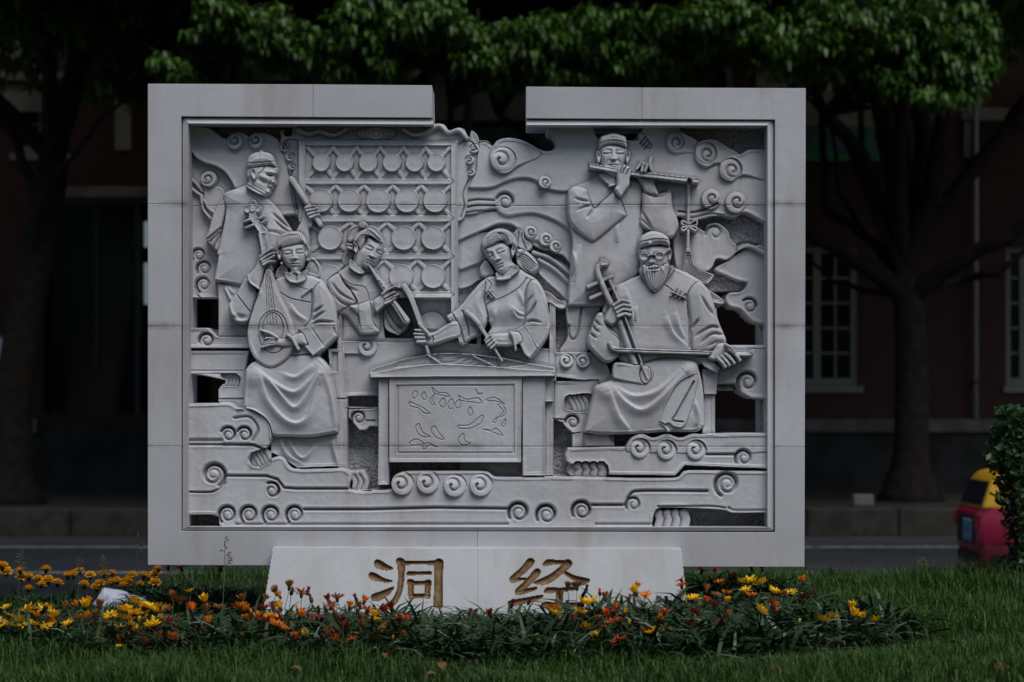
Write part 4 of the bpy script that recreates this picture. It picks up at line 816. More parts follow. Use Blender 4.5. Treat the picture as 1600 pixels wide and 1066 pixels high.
# lawn: a raised sheet that rolls over to the road
nx, ny = 90, 60
gx = np.linspace(-16, 16, nx); gy = np.linspace(-9, 4.6, ny); GX, GY = np.meshgrid(gx, gy)
def lawn_z(x, y):
    return .025 * np.sin(x * 1.3 + .7 * y) + .02 * np.sin(y * 2.1 + x * .5) - 1.0 * np.clip((y - 3.75) / .75, 0, 1) ** 1.5 + np.where(x < -2.2, -.05 * np.clip(y - .5, 0, 3), 0)
V = np.stack([GX.ravel(), GY.ravel(), lawn_z(GX, GY).ravel()], 1); idx = np.arange(nx * ny).reshape(ny, nx)
Fq = np.stack([a.ravel() for a in (idx[:-1, :-1], idx[:-1, 1:], idx[1:, 1:], idx[1:, :-1])], 1)
tag(link('lawn', mesh_np('lawn', V, Fq, True), mat('lawn_soil', (.022, .03, .012), .95, .1, (5, (.035, .03, .018), .45, .6))), kind='structure')
# grass blades
M_GRASS = mat('grass_blades', (.010, .036, .006), .5, .25, (.9, (.026, .07, .011), .4, .62), None, (.062, .125, .019), trans=.2)
def blades(n, rngs, seed, h0, h1, wd, bed=True):
    r = np.random.default_rng(seed); x = r.uniform(rngs[0], rngs[1], n); y = r.uniform(rngs[2], rngs[3], n)
    if bed is not None:   # no lawn inside the planted bed
        e = .12 * np.sin(x * 5) ; inb = (y > -1.6 + e - .35 * np.clip(x - .9, -.0, 1.2) * -1) & (y < .95) & (x > -2.75) & (x < 1.75 + .12 * np.sin(y * 6)) & ((y < -.25 + e) | ((x > -1.75) & (x < -1.1)) | ((x > .9) & (x < 1.25))); keep = ~inb | (r.random(n) < .06); x, y = x[keep], y[keep]; n = len(x)
    pn = np.sin(x * 3.1 + 1.3 * np.sin(y * 2.3)) * np.sin(y * 3.7 + 1.7 * np.sin(x * 1.9))
    h = r.uniform(h0, h1, n) * (1 + .5 * pn); a = r.uniform(0, 2 * np.pi, n); ln = r.uniform(.2, 1.25, n) * h
    b = np.stack([x, y, lawn_z(x, y) - .005], 1); side = np.stack([np.cos(a + 1.57), np.sin(a + 1.57), 0 * a], 1) * (wd * r.uniform(.7, 1.4, n))[:, None]; d = np.stack([np.cos(a), np.sin(a), 0 * a], 1)
    up = np.array([0, 0, 1.]); m = b + d * (ln * .35)[:, None] + up * (h * .6)[:, None]; t = b + d * ln[:, None] + up * (h * (.95 - .25 * ln / h))[:, None]
    V = np.stack([b - side, b + side, m - side * .75, m + side * .75, t], 1).reshape(-1, 3); k = np.arange(n)[:, None] * 5
    return V, np.concatenate([k + np.array([[0, 1, 3]]), k + np.array([[0, 3, 2]]), k + np.array([[2, 3, 4]])], 0)
VV, FF, off = [], [], 0
for a in ((62000, (-3.6, 3.6, -2.9, -.3), 1, .05, .12, .0024), (16000, (-3.9, -1.0, -.3, 3.9), 2, .05, .11, .0025), (34000, (.9, 4.6, -.3, 4.0), 3, .06, .14, .0026), (9000, (-1.2, 1.4, -.4, 3.6), 4, .05, .1, .0026), (2600, (.5, 4.2, -.5, 3.9), 6, .12, .22, .0022), (500, (-3.6, -.6, -1.2, 2.5), 7, .14, .24, .002)):
    v, f = blades(*a); VV.append(v); FF.append(f + off); off += len(v)
tag(link('grass', mesh_np('grass', np.concatenate(VV), np.concatenate(FF)), M_GRASS), 'short green lawn grass around the monument', 'grass', kind='stuff')
# ---------------------------------------------------------------- brick building across the street
BY = 35.9
def bz(v): return at(0, v, BY).z
def bxu(u): return at(u, 0, BY).x
def brick_mat():
    m = bpy.data.materials.new('red_brick'); m.use_nodes = True; t = m.node_tree; b = t.nodes['Principled BSDF']; L = t.links.new
    tc = t.nodes.new('ShaderNodeTexCoord'); mp = t.nodes.new('ShaderNodeMapping'); mp.inputs['Rotation'].default_value = (rad(90), 0, 0); L(tc.outputs['Object'], mp.inputs[0])
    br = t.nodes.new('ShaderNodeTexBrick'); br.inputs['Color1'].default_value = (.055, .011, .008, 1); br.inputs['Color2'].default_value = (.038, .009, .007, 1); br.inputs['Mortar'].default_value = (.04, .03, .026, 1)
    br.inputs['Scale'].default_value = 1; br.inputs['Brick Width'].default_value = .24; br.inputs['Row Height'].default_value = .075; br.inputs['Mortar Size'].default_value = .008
    L(mp.outputs[0], br.inputs[0]); L(br.outputs[0], b.inputs['Base Color']); b.inputs['Roughness'].default_value = .85; return m
M_BRICK = brick_mat()
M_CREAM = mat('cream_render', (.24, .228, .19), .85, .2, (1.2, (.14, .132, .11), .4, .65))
M_WFRAME = mat('white_window_paint', (.2, .198, .17), .6, .3)
M_PANE = mat('dark_window_glass', (.008, .010, .012), .12, .2)
M_PLINTHB = mat('dark_stone_base', (.035, .034, .033), .85, .2, (2, (.02, .02, .019), .4, .6))
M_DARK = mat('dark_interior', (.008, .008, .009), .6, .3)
BLD = empty('brick_building', (0, BY, PAVEZ)); tag(BLD, 'dark red brick building with white paned windows and cream bands across the street', 'building')
def bpart(name, m, boxes, parent=BLD, bevel=0.):
    mb = MB()
    for b in boxes: mb.box(b[0], b[1], b[2], b[3], b[4] - PAVEZ, b[5] - PAVEZ)
    return mb.build(name, m, parent, bevel)
XL, XR = -19., 19.
zs = dict(base=bz(676), ledge=bz(655), w0=bz(603), w1=bz(386), top=bz(-260))
# ground storey: openings are shopfront (left), two tall windows and one behind the monument
op = [(bxu(-330), bxu(-150), zs['w0'], zs['w1']), (bxu(62), bxu(330), bz(648), bz(310)), (bxu(520), bxu(607), zs['w0'], zs['w1']), (bxu(840), bxu(927), zs['w0'], zs['w1']), (bxu(1249), bxu(1344), zs['w0'], zs['w1']), (bxu(1572), bxu(1667), zs['w0'], zs['w1'])]
up = [(bxu(-300), bxu(-190), bz(165), bz(-40)), (bxu(20), bxu(105), bz(240), bz(150)), (bxu(300), bxu(390), bz(165), bz(-40)), (bxu(560), bxu(650), bz(165), bz(-40)), (bxu(870), bxu(960), bz(165), bz(-40)), (bxu(1060), bxu(1150), bz(165), bz(-40)), (bxu(1620), bxu(1700), bz(165), bz(-40))]
M_SPL = bz(290)
walls = []
def wall_row(ops, z0, z1):
    ops = sorted(ops); x = XL
    for a, b, c, d in ops:
        walls.append((x, a, 0, .4, z0, z1)); walls.append((a, b, 0, .4, z0, c)); walls.append((a, b, 0, .4, d, z1)); x = b
    walls.append((x, XR, 0, .4, z0, z1))
wall_row(op, zs['ledge'], M_SPL); wall_row(up, M_SPL + .002, zs['top'])
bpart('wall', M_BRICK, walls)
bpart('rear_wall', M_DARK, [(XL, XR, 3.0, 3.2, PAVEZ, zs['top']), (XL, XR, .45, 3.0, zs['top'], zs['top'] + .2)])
bpart('base_course', M_PLINTHB, [(XL, op[1][0], -.12, .4, PAVEZ, zs['base']), (op[1][0], op[1][1], -.12, .4, PAVEZ, bz(652)), (op[1][1], XR, -.12, .4, PAVEZ, zs['base'])])
bpart('ledge', mat('ledge_stone', (.15, .145, .135), .85, .2, (3, (.09, .085, .08), .4, .6)), [(XL, op[1][0] - .02, -.2, .395, zs['base'] + .002, zs['ledge'] - .002), (op[1][1] + .02, XR, -.2, .395, zs['base'] + .002, zs['ledge'] - .002)], bevel=.02)
bpart('cream_band', M_CREAM, [(op[1][0] - .2, bxu(240), -.09, -.002, bz(309), bz(292))], bevel=.02)
bpart('cream_band', M_CREAM, [(XL, bxu(700), -.16, -.002, bz(128), bz(114))], bevel=.03)
bpart('cream_band', M_CREAM, [(bxu(1500), XR, -.13, -.002, bz(190), bz(170))], bevel=.03)
bpart('cream_panel', M_CREAM, [(XL, bxu(88), -.05, -.003, bz(175), bz(132)), (bxu(122), bxu(330), -.05, -.003, bz(150), bz(132))])
bpart('cream_panel', M_CREAM, [(XL, bxu(60), -.07, -.003, bz(112), bz(20)), (bxu(180), bxu(205), -.05, -.003, bz(235), bz(151))])
bpart('cream_panel', M_CREAM, [(bxu(1180), bxu(1400), -.07, -.003, bz(200), bz(95))], bevel=.02)
bpart('cream_panel', M_CREAM, [(bxu(600), bxu(840), -.07, -.003, bz(190), bz(60))], bevel=.02)
bpart('cream_panel', M_CREAM, [(bxu(880), bxu(990), -.07, -.003, bz(60), bz(-50))], bevel=.02)
bpart('pilaster', M_CREAM, [(bxu(1505), bxu(1516), -.1, -.003, bz(247), bz(191))])
def window(o, nx_, nz_, side=True):
    x0, x1, z0, z1 = o; f = .11
    bx_ = [(x0, x1, .1, .2, z0, z0 + f * 1.4), (x0, x1, .1, .2, z1 - f, z1), (x0, x0 + f, .102, .198, z0 + f * 1.4, z1 - f), (x1 - f * 1.6, x1, .102, .198, z0 + f * 1.4, z1 - f)]
    fr = bpart('window', M_WFRAME, bx_, bevel=.012)
    bpart('sill', M_WFRAME, [(x0 - .06, x1 + .06, -.07, .3, z0 - .14, z0 - .003)], fr, .015)
    xm = x0 + (x1 - x0) * .30
    gs = [(x0 + f, xm - f * .7, 1), (xm + f * .7, x1 - f * 1.6, nx_)] if side else [(x0 + f, x1 - f * 1.6, nx_)]
    if side: bpart('mullion', M_WFRAME, [(xm - f * .7, xm + f * .7, .104, .196, z0 + f * 1.4, z1 - f)], fr, .01)
    za, zb = z0 + f * 1.4, z1 - f
    for ga, gb, n in gs:
        for b_ in [(ga + (gb - ga) * i / n - .02, ga + (gb - ga) * i / n + .02, .13, .17, za, zb) for i in range(1, n)] + [(ga, gb, .128, .172, za + (zb - za) * j / nz_ - .02, za + (zb - za) * j / nz_ + .02) for j in range(1, nz_)]: bpart('glazing_bar', M_WFRAME, [b_], fr)
        for i in range(n):
            for j in range(nz_):
                bpart('pane', M_PANE, [(ga + (gb - ga) * i / n + .021, ga + (gb - ga) * (i + 1) / n - .021, .145, .155, za + (zb - za) * j / nz_ + .021, za + (zb - za) * (j + 1) / nz_ - .021)], fr)
for o in (op[2], op[3], op[4], op[5]): window(o, 2, 5)
window(up[1], 2, 2, False)
for o in (up[2], up[3], up[4], up[5]): window(o, 2, 3, False)
# shopfront: dark recess with a door frame, a strip of frosted glass with faint emission and a notice board
sh = bpart('shopfront', mat('dark_shopfront', (.02, .024, .027), .4, .4), [(op[1][0], op[1][0] + .06, .05, .2, op[1][2], op[1][3]), (bxu(210), bxu(218), .06, .18, op[1][2], op[1][3]), (bxu(148), bxu(152), .06, .18, op[1][2], op[1][3]), (op[1][0] + .061, bxu(330), .05, .2, op[1][3] - .1, op[1][3] - .001)])
bpart('pane', M_PANE, [(bxu(82), bxu(147.5), .11, .13, op[1][2], op[1][3] - .11)], sh); bpart('pane', M_PANE, [(bxu(152.5), bxu(209.5), .11, .13, op[1][2], op[1][3] - .11)], sh)
M_PALE = mat('pale_frosted_panel', (.7, .76, .78), .4, .4)
M_GLOW = mat('glowing_frosted_pane', (.5, .6, .62), .4, .4); _b = M_GLOW.node_tree.nodes['Principled BSDF']; _b.inputs['Emission Color'].default_value = (.55, .72, .75, 1); _b.inputs['Emission Strength'].default_value = .13  # pale glass given a weak emission of its own
bpart('glowing_pane', M_GLOW, [(bxu(57), bxu(77), -.06, -.003, bz(410), bz(333))]); bpart('pale_panel', mat('teal_frame', (.10, .17, .20), .5, .4), [(bxu(214), bxu(219), .19, .22, bz(520), bz(330))], sh)
for v0, v1 in ((385, 345), (475, 410)): bpart('glowing_pane', M_GLOW, [(bxu(223), bxu(230), .19, .22, bz(v0), bz(v1))], sh)
# green awning board and the drainpipe
M_GREEN = mat('green_sign_paint', (.045, .12, .10), .6, .3, (2, (.03, .085, .07), .4, .6))
aw = bpart('awning_board', M_GREEN, [(bxu(740), bxu(1400), -.55, -.2, bz(252), bz(205))], bevel=.02); bpart('awning_edge', mat('bright_green_edge', (.03, .16, .05), .6, .3), [(bxu(740), bxu(1400), -.58, -.56, bz(256), bz(246))], aw)
bpart('awning_bracket', M_DARK, [(bxu(u), bxu(u) + .06, -.198, -.003, bz(235), bz(215)) for u in (760, 1000, 1230, 1380)], aw)
mb = MB(); x = bxu(1522); mb.tube([(x, -.2, bz(-100) - PAVEZ), (x, -.2, bz(654) - PAVEZ)], [.045, .045], 10); dp = mb.build('downpipe', mat('grey_pipe', (.32, .33, .35), .5, .4), BLD, smooth=True)
for v in (60, 250, 440, 600): mb = MB(); mb.box(x - .07, x + .07, -.26, -.003, bz(v) - PAVEZ, bz(v) - PAVEZ + .04); mb.build('pipe_clip', M_PLINTHB, dp)
# pale steel pole that shows through the gap in the frame, and a utility cabinet at the left edge
p = at(731, 0, 29.3); mb = MB(); mb.tube([(0, 0, 0), (0, 0, .5), (0, 0, .52), (0, 0, 9)], [.11, .11, .085, .07], 12); mb.build('shaft', mat('galvanised_steel', (.22, .235, .25), .45, .5, metallic=.3), None, smooth=True)
pole = bpy.data.objects['shaft']; pr = empty('street_pole', (p.x, p.y, PAVEZ)); pole.parent = pr; tag(pr, 'pale grey steel pole seen through the gap in the frame', 'pole')
mb = MB(); mb.box(-.16, .16, -.16, .16, 0, .03); mb.build('base_plate', M_PLINTHB, pr)
a, b = at(-14, 640, 33.5), at(33, 525, 33.5); cb = empty('utility_cabinet', ((a.x + b.x) / 2, 33.7, PAVEZ)); tag(cb, 'pale box cabinet on legs against the wall beside the shopfront', 'cabinet'); w2 = (b.x - a.x) / 2
mb = MB(); mb.box(-w2, w2, -.2, .2, a.z - PAVEZ, b.z - PAVEZ); mb.build('body', mat('cabinet_grey', (.2, .19, .17), .6, .3), cb, bevel=.02)
mb = MB(); mb.box(-w2 + .04, w2 * .1, -.225, -.201, a.z - PAVEZ + .05, b.z - PAVEZ - .05); mb.build('door', M_PALE, cb, bevel=.006)
for sx in (-1, 1): mb = MB(); mb.box(sx * (w2 - .1) - .04, sx * (w2 - .1) + .04, -.05, .05, 0, a.z - PAVEZ); mb.build('leg', M_PLINTHB, cb)
# rubble stone beside the tree
st = at(1348, 792, 28.6); mb = MB(); mb.box(-.17, .17, -.12, .12, 0, .2); o = mb.build('stone_block', mat('pale_block', (.2, .195, .18), .9, .2), None, bevel=.03, loc=(st.x, st.y, PAVEZ)); tag(o, 'loose pale stone block lying at the foot of the large tree', 'stone')
# ---------------------------------------------------------------- the carved monument
MON = empty('relief_monument', (0, 0, 0)); tag(MON, 'grey marble relief panel of six carved musicians on an inscribed plinth', 'monument')
def relief_objects(R, mats, pos, parent, merge=(), low=()):
    """cut the height field into one mesh per carved piece; every quad goes to the piece that stands highest there"""
    ids = R.ID.astype(np.int32).copy()
    for i, (n, p) in enumerate(R.names):
        if n in merge and p is not None: ids[R.ID == i] = p
    ny, nx = ids.shape
    q = np.stack([a.ravel() for a in (ids[:-1, :-1], ids[1:, :-1], ids[1:, 1:], ids[:-1, 1:])], 1)
    h = np.stack([a.ravel() for a in (R.H[:-1, :-1], R.H[1:, :-1], R.H[1:, 1:], R.H[:-1, 1:])], 1)
    own = q[np.arange(len(q)), h.argmax(1)]
    for i in low: own = np.where((q == i).any(1), i, own)
    own[(q == R.HOLE).all(1)] = R.HOLE
    idx = np.arange(ny * nx).reshape(ny, nx)
    quad = np.stack([a.ravel() for a in (idx[:-1, :-1], idx[1:, :-1], idx[1:, 1:], idx[:-1, 1:])], 1)
    P = pos(R); made = {}
    for i, (n, p) in enumerate(R.names):
        Q = quad[own == i]
        if i == R.HOLE or len(Q) == 0: continue
        groups_ = [Q]
        if n in ('backing_panel', 'cloud_carving', 'chair_rail'):   # pieces that do not touch are pieces of their own
            m = (own == i).reshape(ny - 1, nx - 1); r_, c_ = np.where(m.any(1))[0], np.where(m.any(0))[0]; m = np.pad(m[r_[0]:r_[-1] + 1, c_[0]:c_[-1] + 1], 1); lab = np.where(m, np.arange(m.size).reshape(m.shape) + 1, 0)
            while True:
                a = lab.copy()
                for ax in (0, 1):
                    for d_ in (1, -1):
                        sh_ = np.roll(a, d_, ax); a = np.where(m & (sh_ > a), sh_, a)
                a = np.where(m, np.maximum(a, np.where(m, a.ravel()[np.maximum(a.ravel() - 1, 0)].reshape(a.shape), 0)), 0)
                if (a == lab).all(): break
                lab = a
            lv = lab[m]; ids_, cnt = np.unique(lv, return_counts=True); big = ids_[cnt.argmax()]
            lv = np.where(np.isin(lv, ids_[cnt < 80]), big, lv); groups_ = [Q[lv == q_] for q_ in np.unique(lv)]
        for Q in groups_:
            u, inv = np.unique(Q, return_inverse=True)
            me = mesh_np(n, P[u], inv.reshape(Q.shape))
            made[i] = link(n, me, mats.get(n, mats['']), made.get(p, parent))
    return made
RL = make_relief(1.0)
def relief_pos(R):
    k = S * (DIST + .06) / DIST
    return np.stack([((R.U - 800) * k).ravel(), ((50 - R.H) * S * 1.45).ravel(), (EYE - (R.V - VH) * k).ravel()], 1)
made = relief_objects(RL, {'': STONE}, relief_pos, MON, merge=('hand',))
_lab = iter(['carved man in a skull cap striking gongs with a mallet', 'carved girl with a hair bun blowing a pipe', 'carved woman with side hair tails striking a table zither',
             'carved girl with a fringe plucking a pear-shaped lute', 'carved man in a skull cap playing a side-blown flute', 'carved bearded man with glasses bowing a fiddle'])
for i, (n, p) in enumerate(RL.names):
    if n == 'musician_figure' and i in made: made[i]['label'] = next(_lab)
    if n == 'gong_rack' and i in made: made[i]['label'] = 'carved wooden rack holding rows of round gongs'

def xz(u, v): return ((u - 800) * S, EYE - (v - VH) * S)
FRAME = [[(231, 131), (489, 132), (489, 183), (283, 182), (283, 318.3), (231, 318.3)], [(489.4, 132), (675, 133.5), (676, 184), (489.4, 183)],
         [(231, 318.7), (283, 318.7), (283, 509.3), (231, 509.3)], [(231, 509.7), (283, 509.7), (283, 696.8), (231, 696.8)],
         [(231, 697.2), (283, 697.2), (283, 830), (745.6, 831), (745.6, 885), (231, 883)],
         [(746, 831), (1211, 832), (1211, 697.9), (1257.5, 697.9), (1257, 886), (746, 885)],
         [(1211, 510.2), (1258, 510.2), (1257.5, 697.5), (1211, 697.5)], [(1211, 319.2), (1258.6, 319.2), (1258, 509.8), (1211, 509.8)],
         [(1003.4, 137), (1259, 138), (1258.6, 318.8), (1211, 318.8), (1211, 187), (1003.4, 186)], [(822, 135.5), (1003, 137), (1003, 186), (822, 185)]]
for pl in FRAME:
    mb = MB(); mb.prism([xz(*p) for p in pl], 0, .36); mb.build('frame_block', STONE_F, MON, bevel=.0018)
# sloping moulding inside the frame, set back behind a shadow groove
def mould(a, b, c, d, e0=.024, e1=.006):
    """a-b outer edge, d-c inner edge (drawing units)"""
    mb = MB(); V = [(*xz(*p),) for p in (a, b, c, d)]
    f = [(V[0][0], e0, V[0][1]), (V[1][0], e0, V[1][1]), (V[2][0], e1, V[2][1]), (V[3][0], e1, V[3][1])]; bk = [(x, .358, z) for x, _, z in f]
    mb.add(f + bk, [(0, 1, 2, 3), (7, 6, 5, 4), (0, 4, 5, 1), (1, 5, 6, 2), (2, 6, 7, 3), (3, 7, 4, 0)]); mb.build('frame_moulding', STONE, MON, bevel=.0015, seg=1)
mould((284.3, 184.5), (284.3, 829), (293.5, 823), (293.5, 193.5)); mould((1209.6, 829.5), (1209.6, 188.5), (1199.5, 196.5), (1199.5, 823.5))
mould((285, 829.3), (1209, 830), (1199, 824), (294, 823.3)); mould((675.5, 185.6), (285, 184), (294, 193), (677, 194.5), .02, .004); mould((1209, 188), (822.5, 187), (822.5, 195.5), (1199, 196), .02, .004)
mb = MB(); a, b = xz(231.5, 131), xz(1256, 885)
# ---- leaning plinth with the two characters cut into it
def make_plinth():
    R = Relief(402, 850, 1084, 1012, 1.25); S4 = zm(400, 840, 4.444); S5 = zm(740, 840, 4.444)
    R.HOLE = R.part('opening'); R.H[:] = -110
    PL = R.part('plinth'); R.lay([(425.5, 855), (1065.5, 857), (1082, 1020), (400, 1020)], 0, sm=False, er=1.2, ed=1.0)
    c1 = R.part('inscription_character', PL)
    st = lambda z, pts: R.lay(z(pts), -3.4, er=.6, ed=-.6, dome=-3.4, dw=2.5)
    for pts in ([(820, 182), (835, 157), (862, 160), (905, 188), (950, 215), (900, 228), (835, 208)], [(783, 264), (800, 243), (832, 252), (890, 285), (948, 303), (895, 312), (805, 292)], [(798, 418), (812, 395), (870, 375), (957, 345), (915, 400), (850, 440), (808, 440)],
                [(974, 165), (986, 146), (1016, 147), (1032, 172), (1026, 300), (1008, 390), (970, 460), (925, 490), (892, 478), (945, 435), (978, 370), (988, 280), (984, 200)],
                [(1010, 164), (1130, 166), (1250, 163), (1250, 188), (1130, 187), (1020, 188)], [(1240, 178), (1254, 152), (1285, 152), (1299, 172), (1293, 300), (1292, 482), (1265, 492), (1236, 476), (1242, 300)],
                [(1045, 258), (1060, 237), (1130, 240), (1200, 235), (1219, 242), (1212, 260), (1130, 258), (1070, 266)],
                [(1052, 300), (1075, 291), (1095, 303), (1092, 360), (1090, 415), (1062, 424), (1058, 360)], [(1172, 305), (1205, 296), (1216, 312), (1208, 370), (1206, 422), (1172, 418), (1174, 360)],
                [(1080, 303), (1130, 306), (1190, 303), (1190, 326), (1130, 328), (1080, 327)], [(1070, 395), (1130, 393), (1200, 397), (1200, 421), (1130, 417), (1070, 421)]): st(S4, pts)
    c2 = R.part('inscription_character', PL)
    for pts in ([(380, 150), (408, 148), (421, 172), (370, 230), (305, 285), (268, 313), (250, 292), (265, 268), (330, 210)], [(262, 290), (310, 281), (366, 283), (362, 296), (310, 302), (268, 314)],
                [(428, 222), (455, 221), (463, 247), (410, 310), (340, 372), (305, 398), (288, 385), (300, 358), (370, 290)], [(300, 376), (370, 356), (436, 345), (438, 356), (400, 375), (310, 398)],
                [(238, 458), (256, 440), (360, 420), (470, 401), (482, 410), (440, 435), (300, 470), (250, 482)],
                [(480, 192), (512, 154), (570, 158), (640, 164), (640, 186), (560, 186), (510, 196)], [(625, 172), (655, 152), (681, 172), (674, 198), (600, 262), (545, 305), (490, 328), (420, 318), (445, 298), (530, 258), (600, 205)],
                [(608, 236), (628, 230), (700, 265), (802, 290), (788, 315), (752, 330), (695, 300)], [(488, 378), (516, 348), (600, 352), (690, 345), (702, 365), (620, 376), (500, 388)], [(580, 366), (616, 366), (613, 472), (574, 472)],
                [(468, 474), (492, 450), (600, 456), (700, 452), (765, 462), (750, 482), (600, 484), (480, 492)]): st(S5, pts)
    R.groove([(745.5, 850), (745.5, 1020)], .6, 1.2, sm=False)
    return R, (c1, c2)
def plinth_pos(R):
    y = -.09 - .10 * (R.V - 856) / 130; k = S * (DIST + y) / DIST
    return np.stack([((R.U - 800) * k).ravel(), (y - R.H * S).ravel(), (EYE - (R.V - VH) * k).ravel()], 1)
PLR, chars = make_plinth()
made_p = relief_objects(PLR, {'': STONE_PL, 'inscription_character': GOLD}, plinth_pos, MON, low=chars)
_pos = next(o for o in made_p.values() if o.name.startswith('plinth'))
mb = MB(); mb.box(*[q[0] for q in (xz(440, 0), xz(1050, 0))], .02, .22, -.2, xz(0, 884.5)[1] - .004); mb.build('support_block', STONE, MON)
# ---------------------------------------------------------------- street trees
M_BARK = mat('dark_bark', (.016, .014, .012), .9, .1, (7, (.026, .022, .018), .4, .6), (18, .8, .03))
M_LEAF = mat('tree_leaf', (.022, .075, .012), .4, .4, (.9, (.035, .10, .015), .35, .7), None, (.085, .175, .022), trans=.22)
def whorls(C, seed, ln0, ln1, nl=9):
    """drooping leaf whorls at the points C: each leaf a folded blade of four triangles"""
    r = np.random.default_rng(seed); n = len(C); a = r.uniform(0, 2 * np.pi, (n, nl)); L = r.uniform(ln0, ln1, (n, nl))
    droop = r.uniform(.25, 1.25, (n, nl)); d = np.stack([np.cos(a), np.sin(a), 0 * a], -1); up = np.array([0, 0, 1.])
    c = C[:, None, :] + r.normal(0, .03, (n, nl, 3)); sd = np.stack([-np.sin(a), np.cos(a), 0 * a], -1) * (L * .15)[..., None]
    hz, vt = np.cos(droop), np.sin(droop)
    m = c + d * (L * .5 * hz)[..., None] + up * (L * (.10 - .38 * vt))[..., None]; t = c + d * (L * .85 * hz)[..., None] - up * (L * (.95 * vt))[..., None]
    V = np.stack([c, m - sd, m + sd, t, m - up * (L * .05)[..., None]], 2).reshape(-1, 3); k = np.arange(n * nl)[:, None] * 5
    return V, np.concatenate([k + np.array([f]) for f in ([0, 1, 4], [0, 4, 2], [1, 3, 4], [4, 3, 2])], 0)
def limb(mb, p0, p1, r0, r1, rnd, n=6, wob=.12, sides=9):
    p0, p1 = Vector(p0), Vector(p1); L = (p1 - p0).length; pts, rs = [], []
    for i in range(n + 1):
        t = i / n; j = Vector((rnd.uniform(-1, 1), rnd.uniform(-1, 1), rnd.uniform(-1, 1))) * wob * L / n * (0 if i in (0, n) else 1)
        pts.append(p0.lerp(p1, t) + j + Vector((0, 0, .06 * L * math.sin(math.pi * t)))); rs.append(r0 + (r1 - r0) * t)
    mb.tube(pts, rs, sides, False); return pts
def tree(label, base, trunk, limbs, lobes, seed, r0, n_wh=900, leaf=(.16, .29), flare=1.6, high=(), n_hi=1100):
    """trunk: points up from the base; limbs: (start index, list of end points); lobes: (centre, radii, share) of foliage. Points are relative to the base."""
    rnd = random.Random(seed); r = np.random.default_rng(seed)
    T = empty('street_tree', base); tag(T, label, 'tree', 'street trees on the far pavement')
    mb = MB(); k = len(trunk); pts = [Vector((0, 0, -.05)), Vector((0, 0, .18)), Vector((0, 0, .55))] + [Vector(p) for p in trunk]
    rs = [r0 * flare * 1.25, r0 * flare, r0 * 1.12] + [r0 * (1 - .22 * (i + 1) / k) for i in range(k)]
    mb.tube(pts, rs, 14); ends = []
    for st, path, ra, rb in limbs:
        P = [Vector(trunk[st])] + [Vector(q) for q in path]
        for i in range(len(P) - 1): limb(mb, P[i], P[i + 1], ra + (rb - ra) * i / (len(P) - 1), ra + (rb - ra) * (i + 1) / (len(P) - 1), rnd)
        ends += P[1:]
    mb.build('trunk', M_BARK, T, smooth=True)
    C = []; tw = MB(); tot = sum(l[2] for l in lobes)
    for c, rr, sh in lobes:
        n = int(n_wh * sh / tot); q = r.normal(size=(n, 3)); q /= np.linalg.norm(q, axis=1)[:, None]; q *= (r.uniform(0, 1, n) ** .45)[:, None]
        # clumps: pull the points towards a few twig ends
        nc = max(5, n // 9); cc = q[:nc]; near = cc[r.integers(0, nc, n)]; q = near * .8 + q * .26 + r.normal(0, .10, (n, 3))
        C.append(np.array(c) + q * np.array(rr))
        for e in cc[:: max(1, nc // 14)]:
            tip = Vector(np.array(c) + e * np.array(rr)); s0 = min(ends, key=lambda z: (z - tip).length) if ends else Vector(trunk[-1]); limb(tw, s0, tip, .05, .012, rnd, 4, .15, 5)
    V, Fq = whorls(np.concatenate(C), seed + 5, *leaf)
    if high:   # the broad upper crown that shades the pavement and the building
        H_ = []
        for c, rr, sh in high:
            n = int(n_hi * sh); q = r.uniform(-1, 1, (n * 2, 3)); q = q[(q ** 2).sum(1) < 1][:n]; H_.append(np.array(c) + q * np.array(rr))
            s0 = Vector(trunk[-1]); limb(tw, s0, c, .16, .05, rnd, 6, .12, 7)
        V2, F2 = whorls(np.concatenate(H_), seed + 9, .36, .55, 5); Fq = np.concatenate([Fq, F2 + len(V)]); V = np.concatenate([V, V2])
    tw.build('branches', M_BARK, T, smooth=True)
    o = link('crown', mesh_np('crown', V, Fq), M_LEAF, T); o['kind'] = 'stuff'; return T
def rel(u, v, y, base): return tuple(at(u, v, y) - Vector(base))
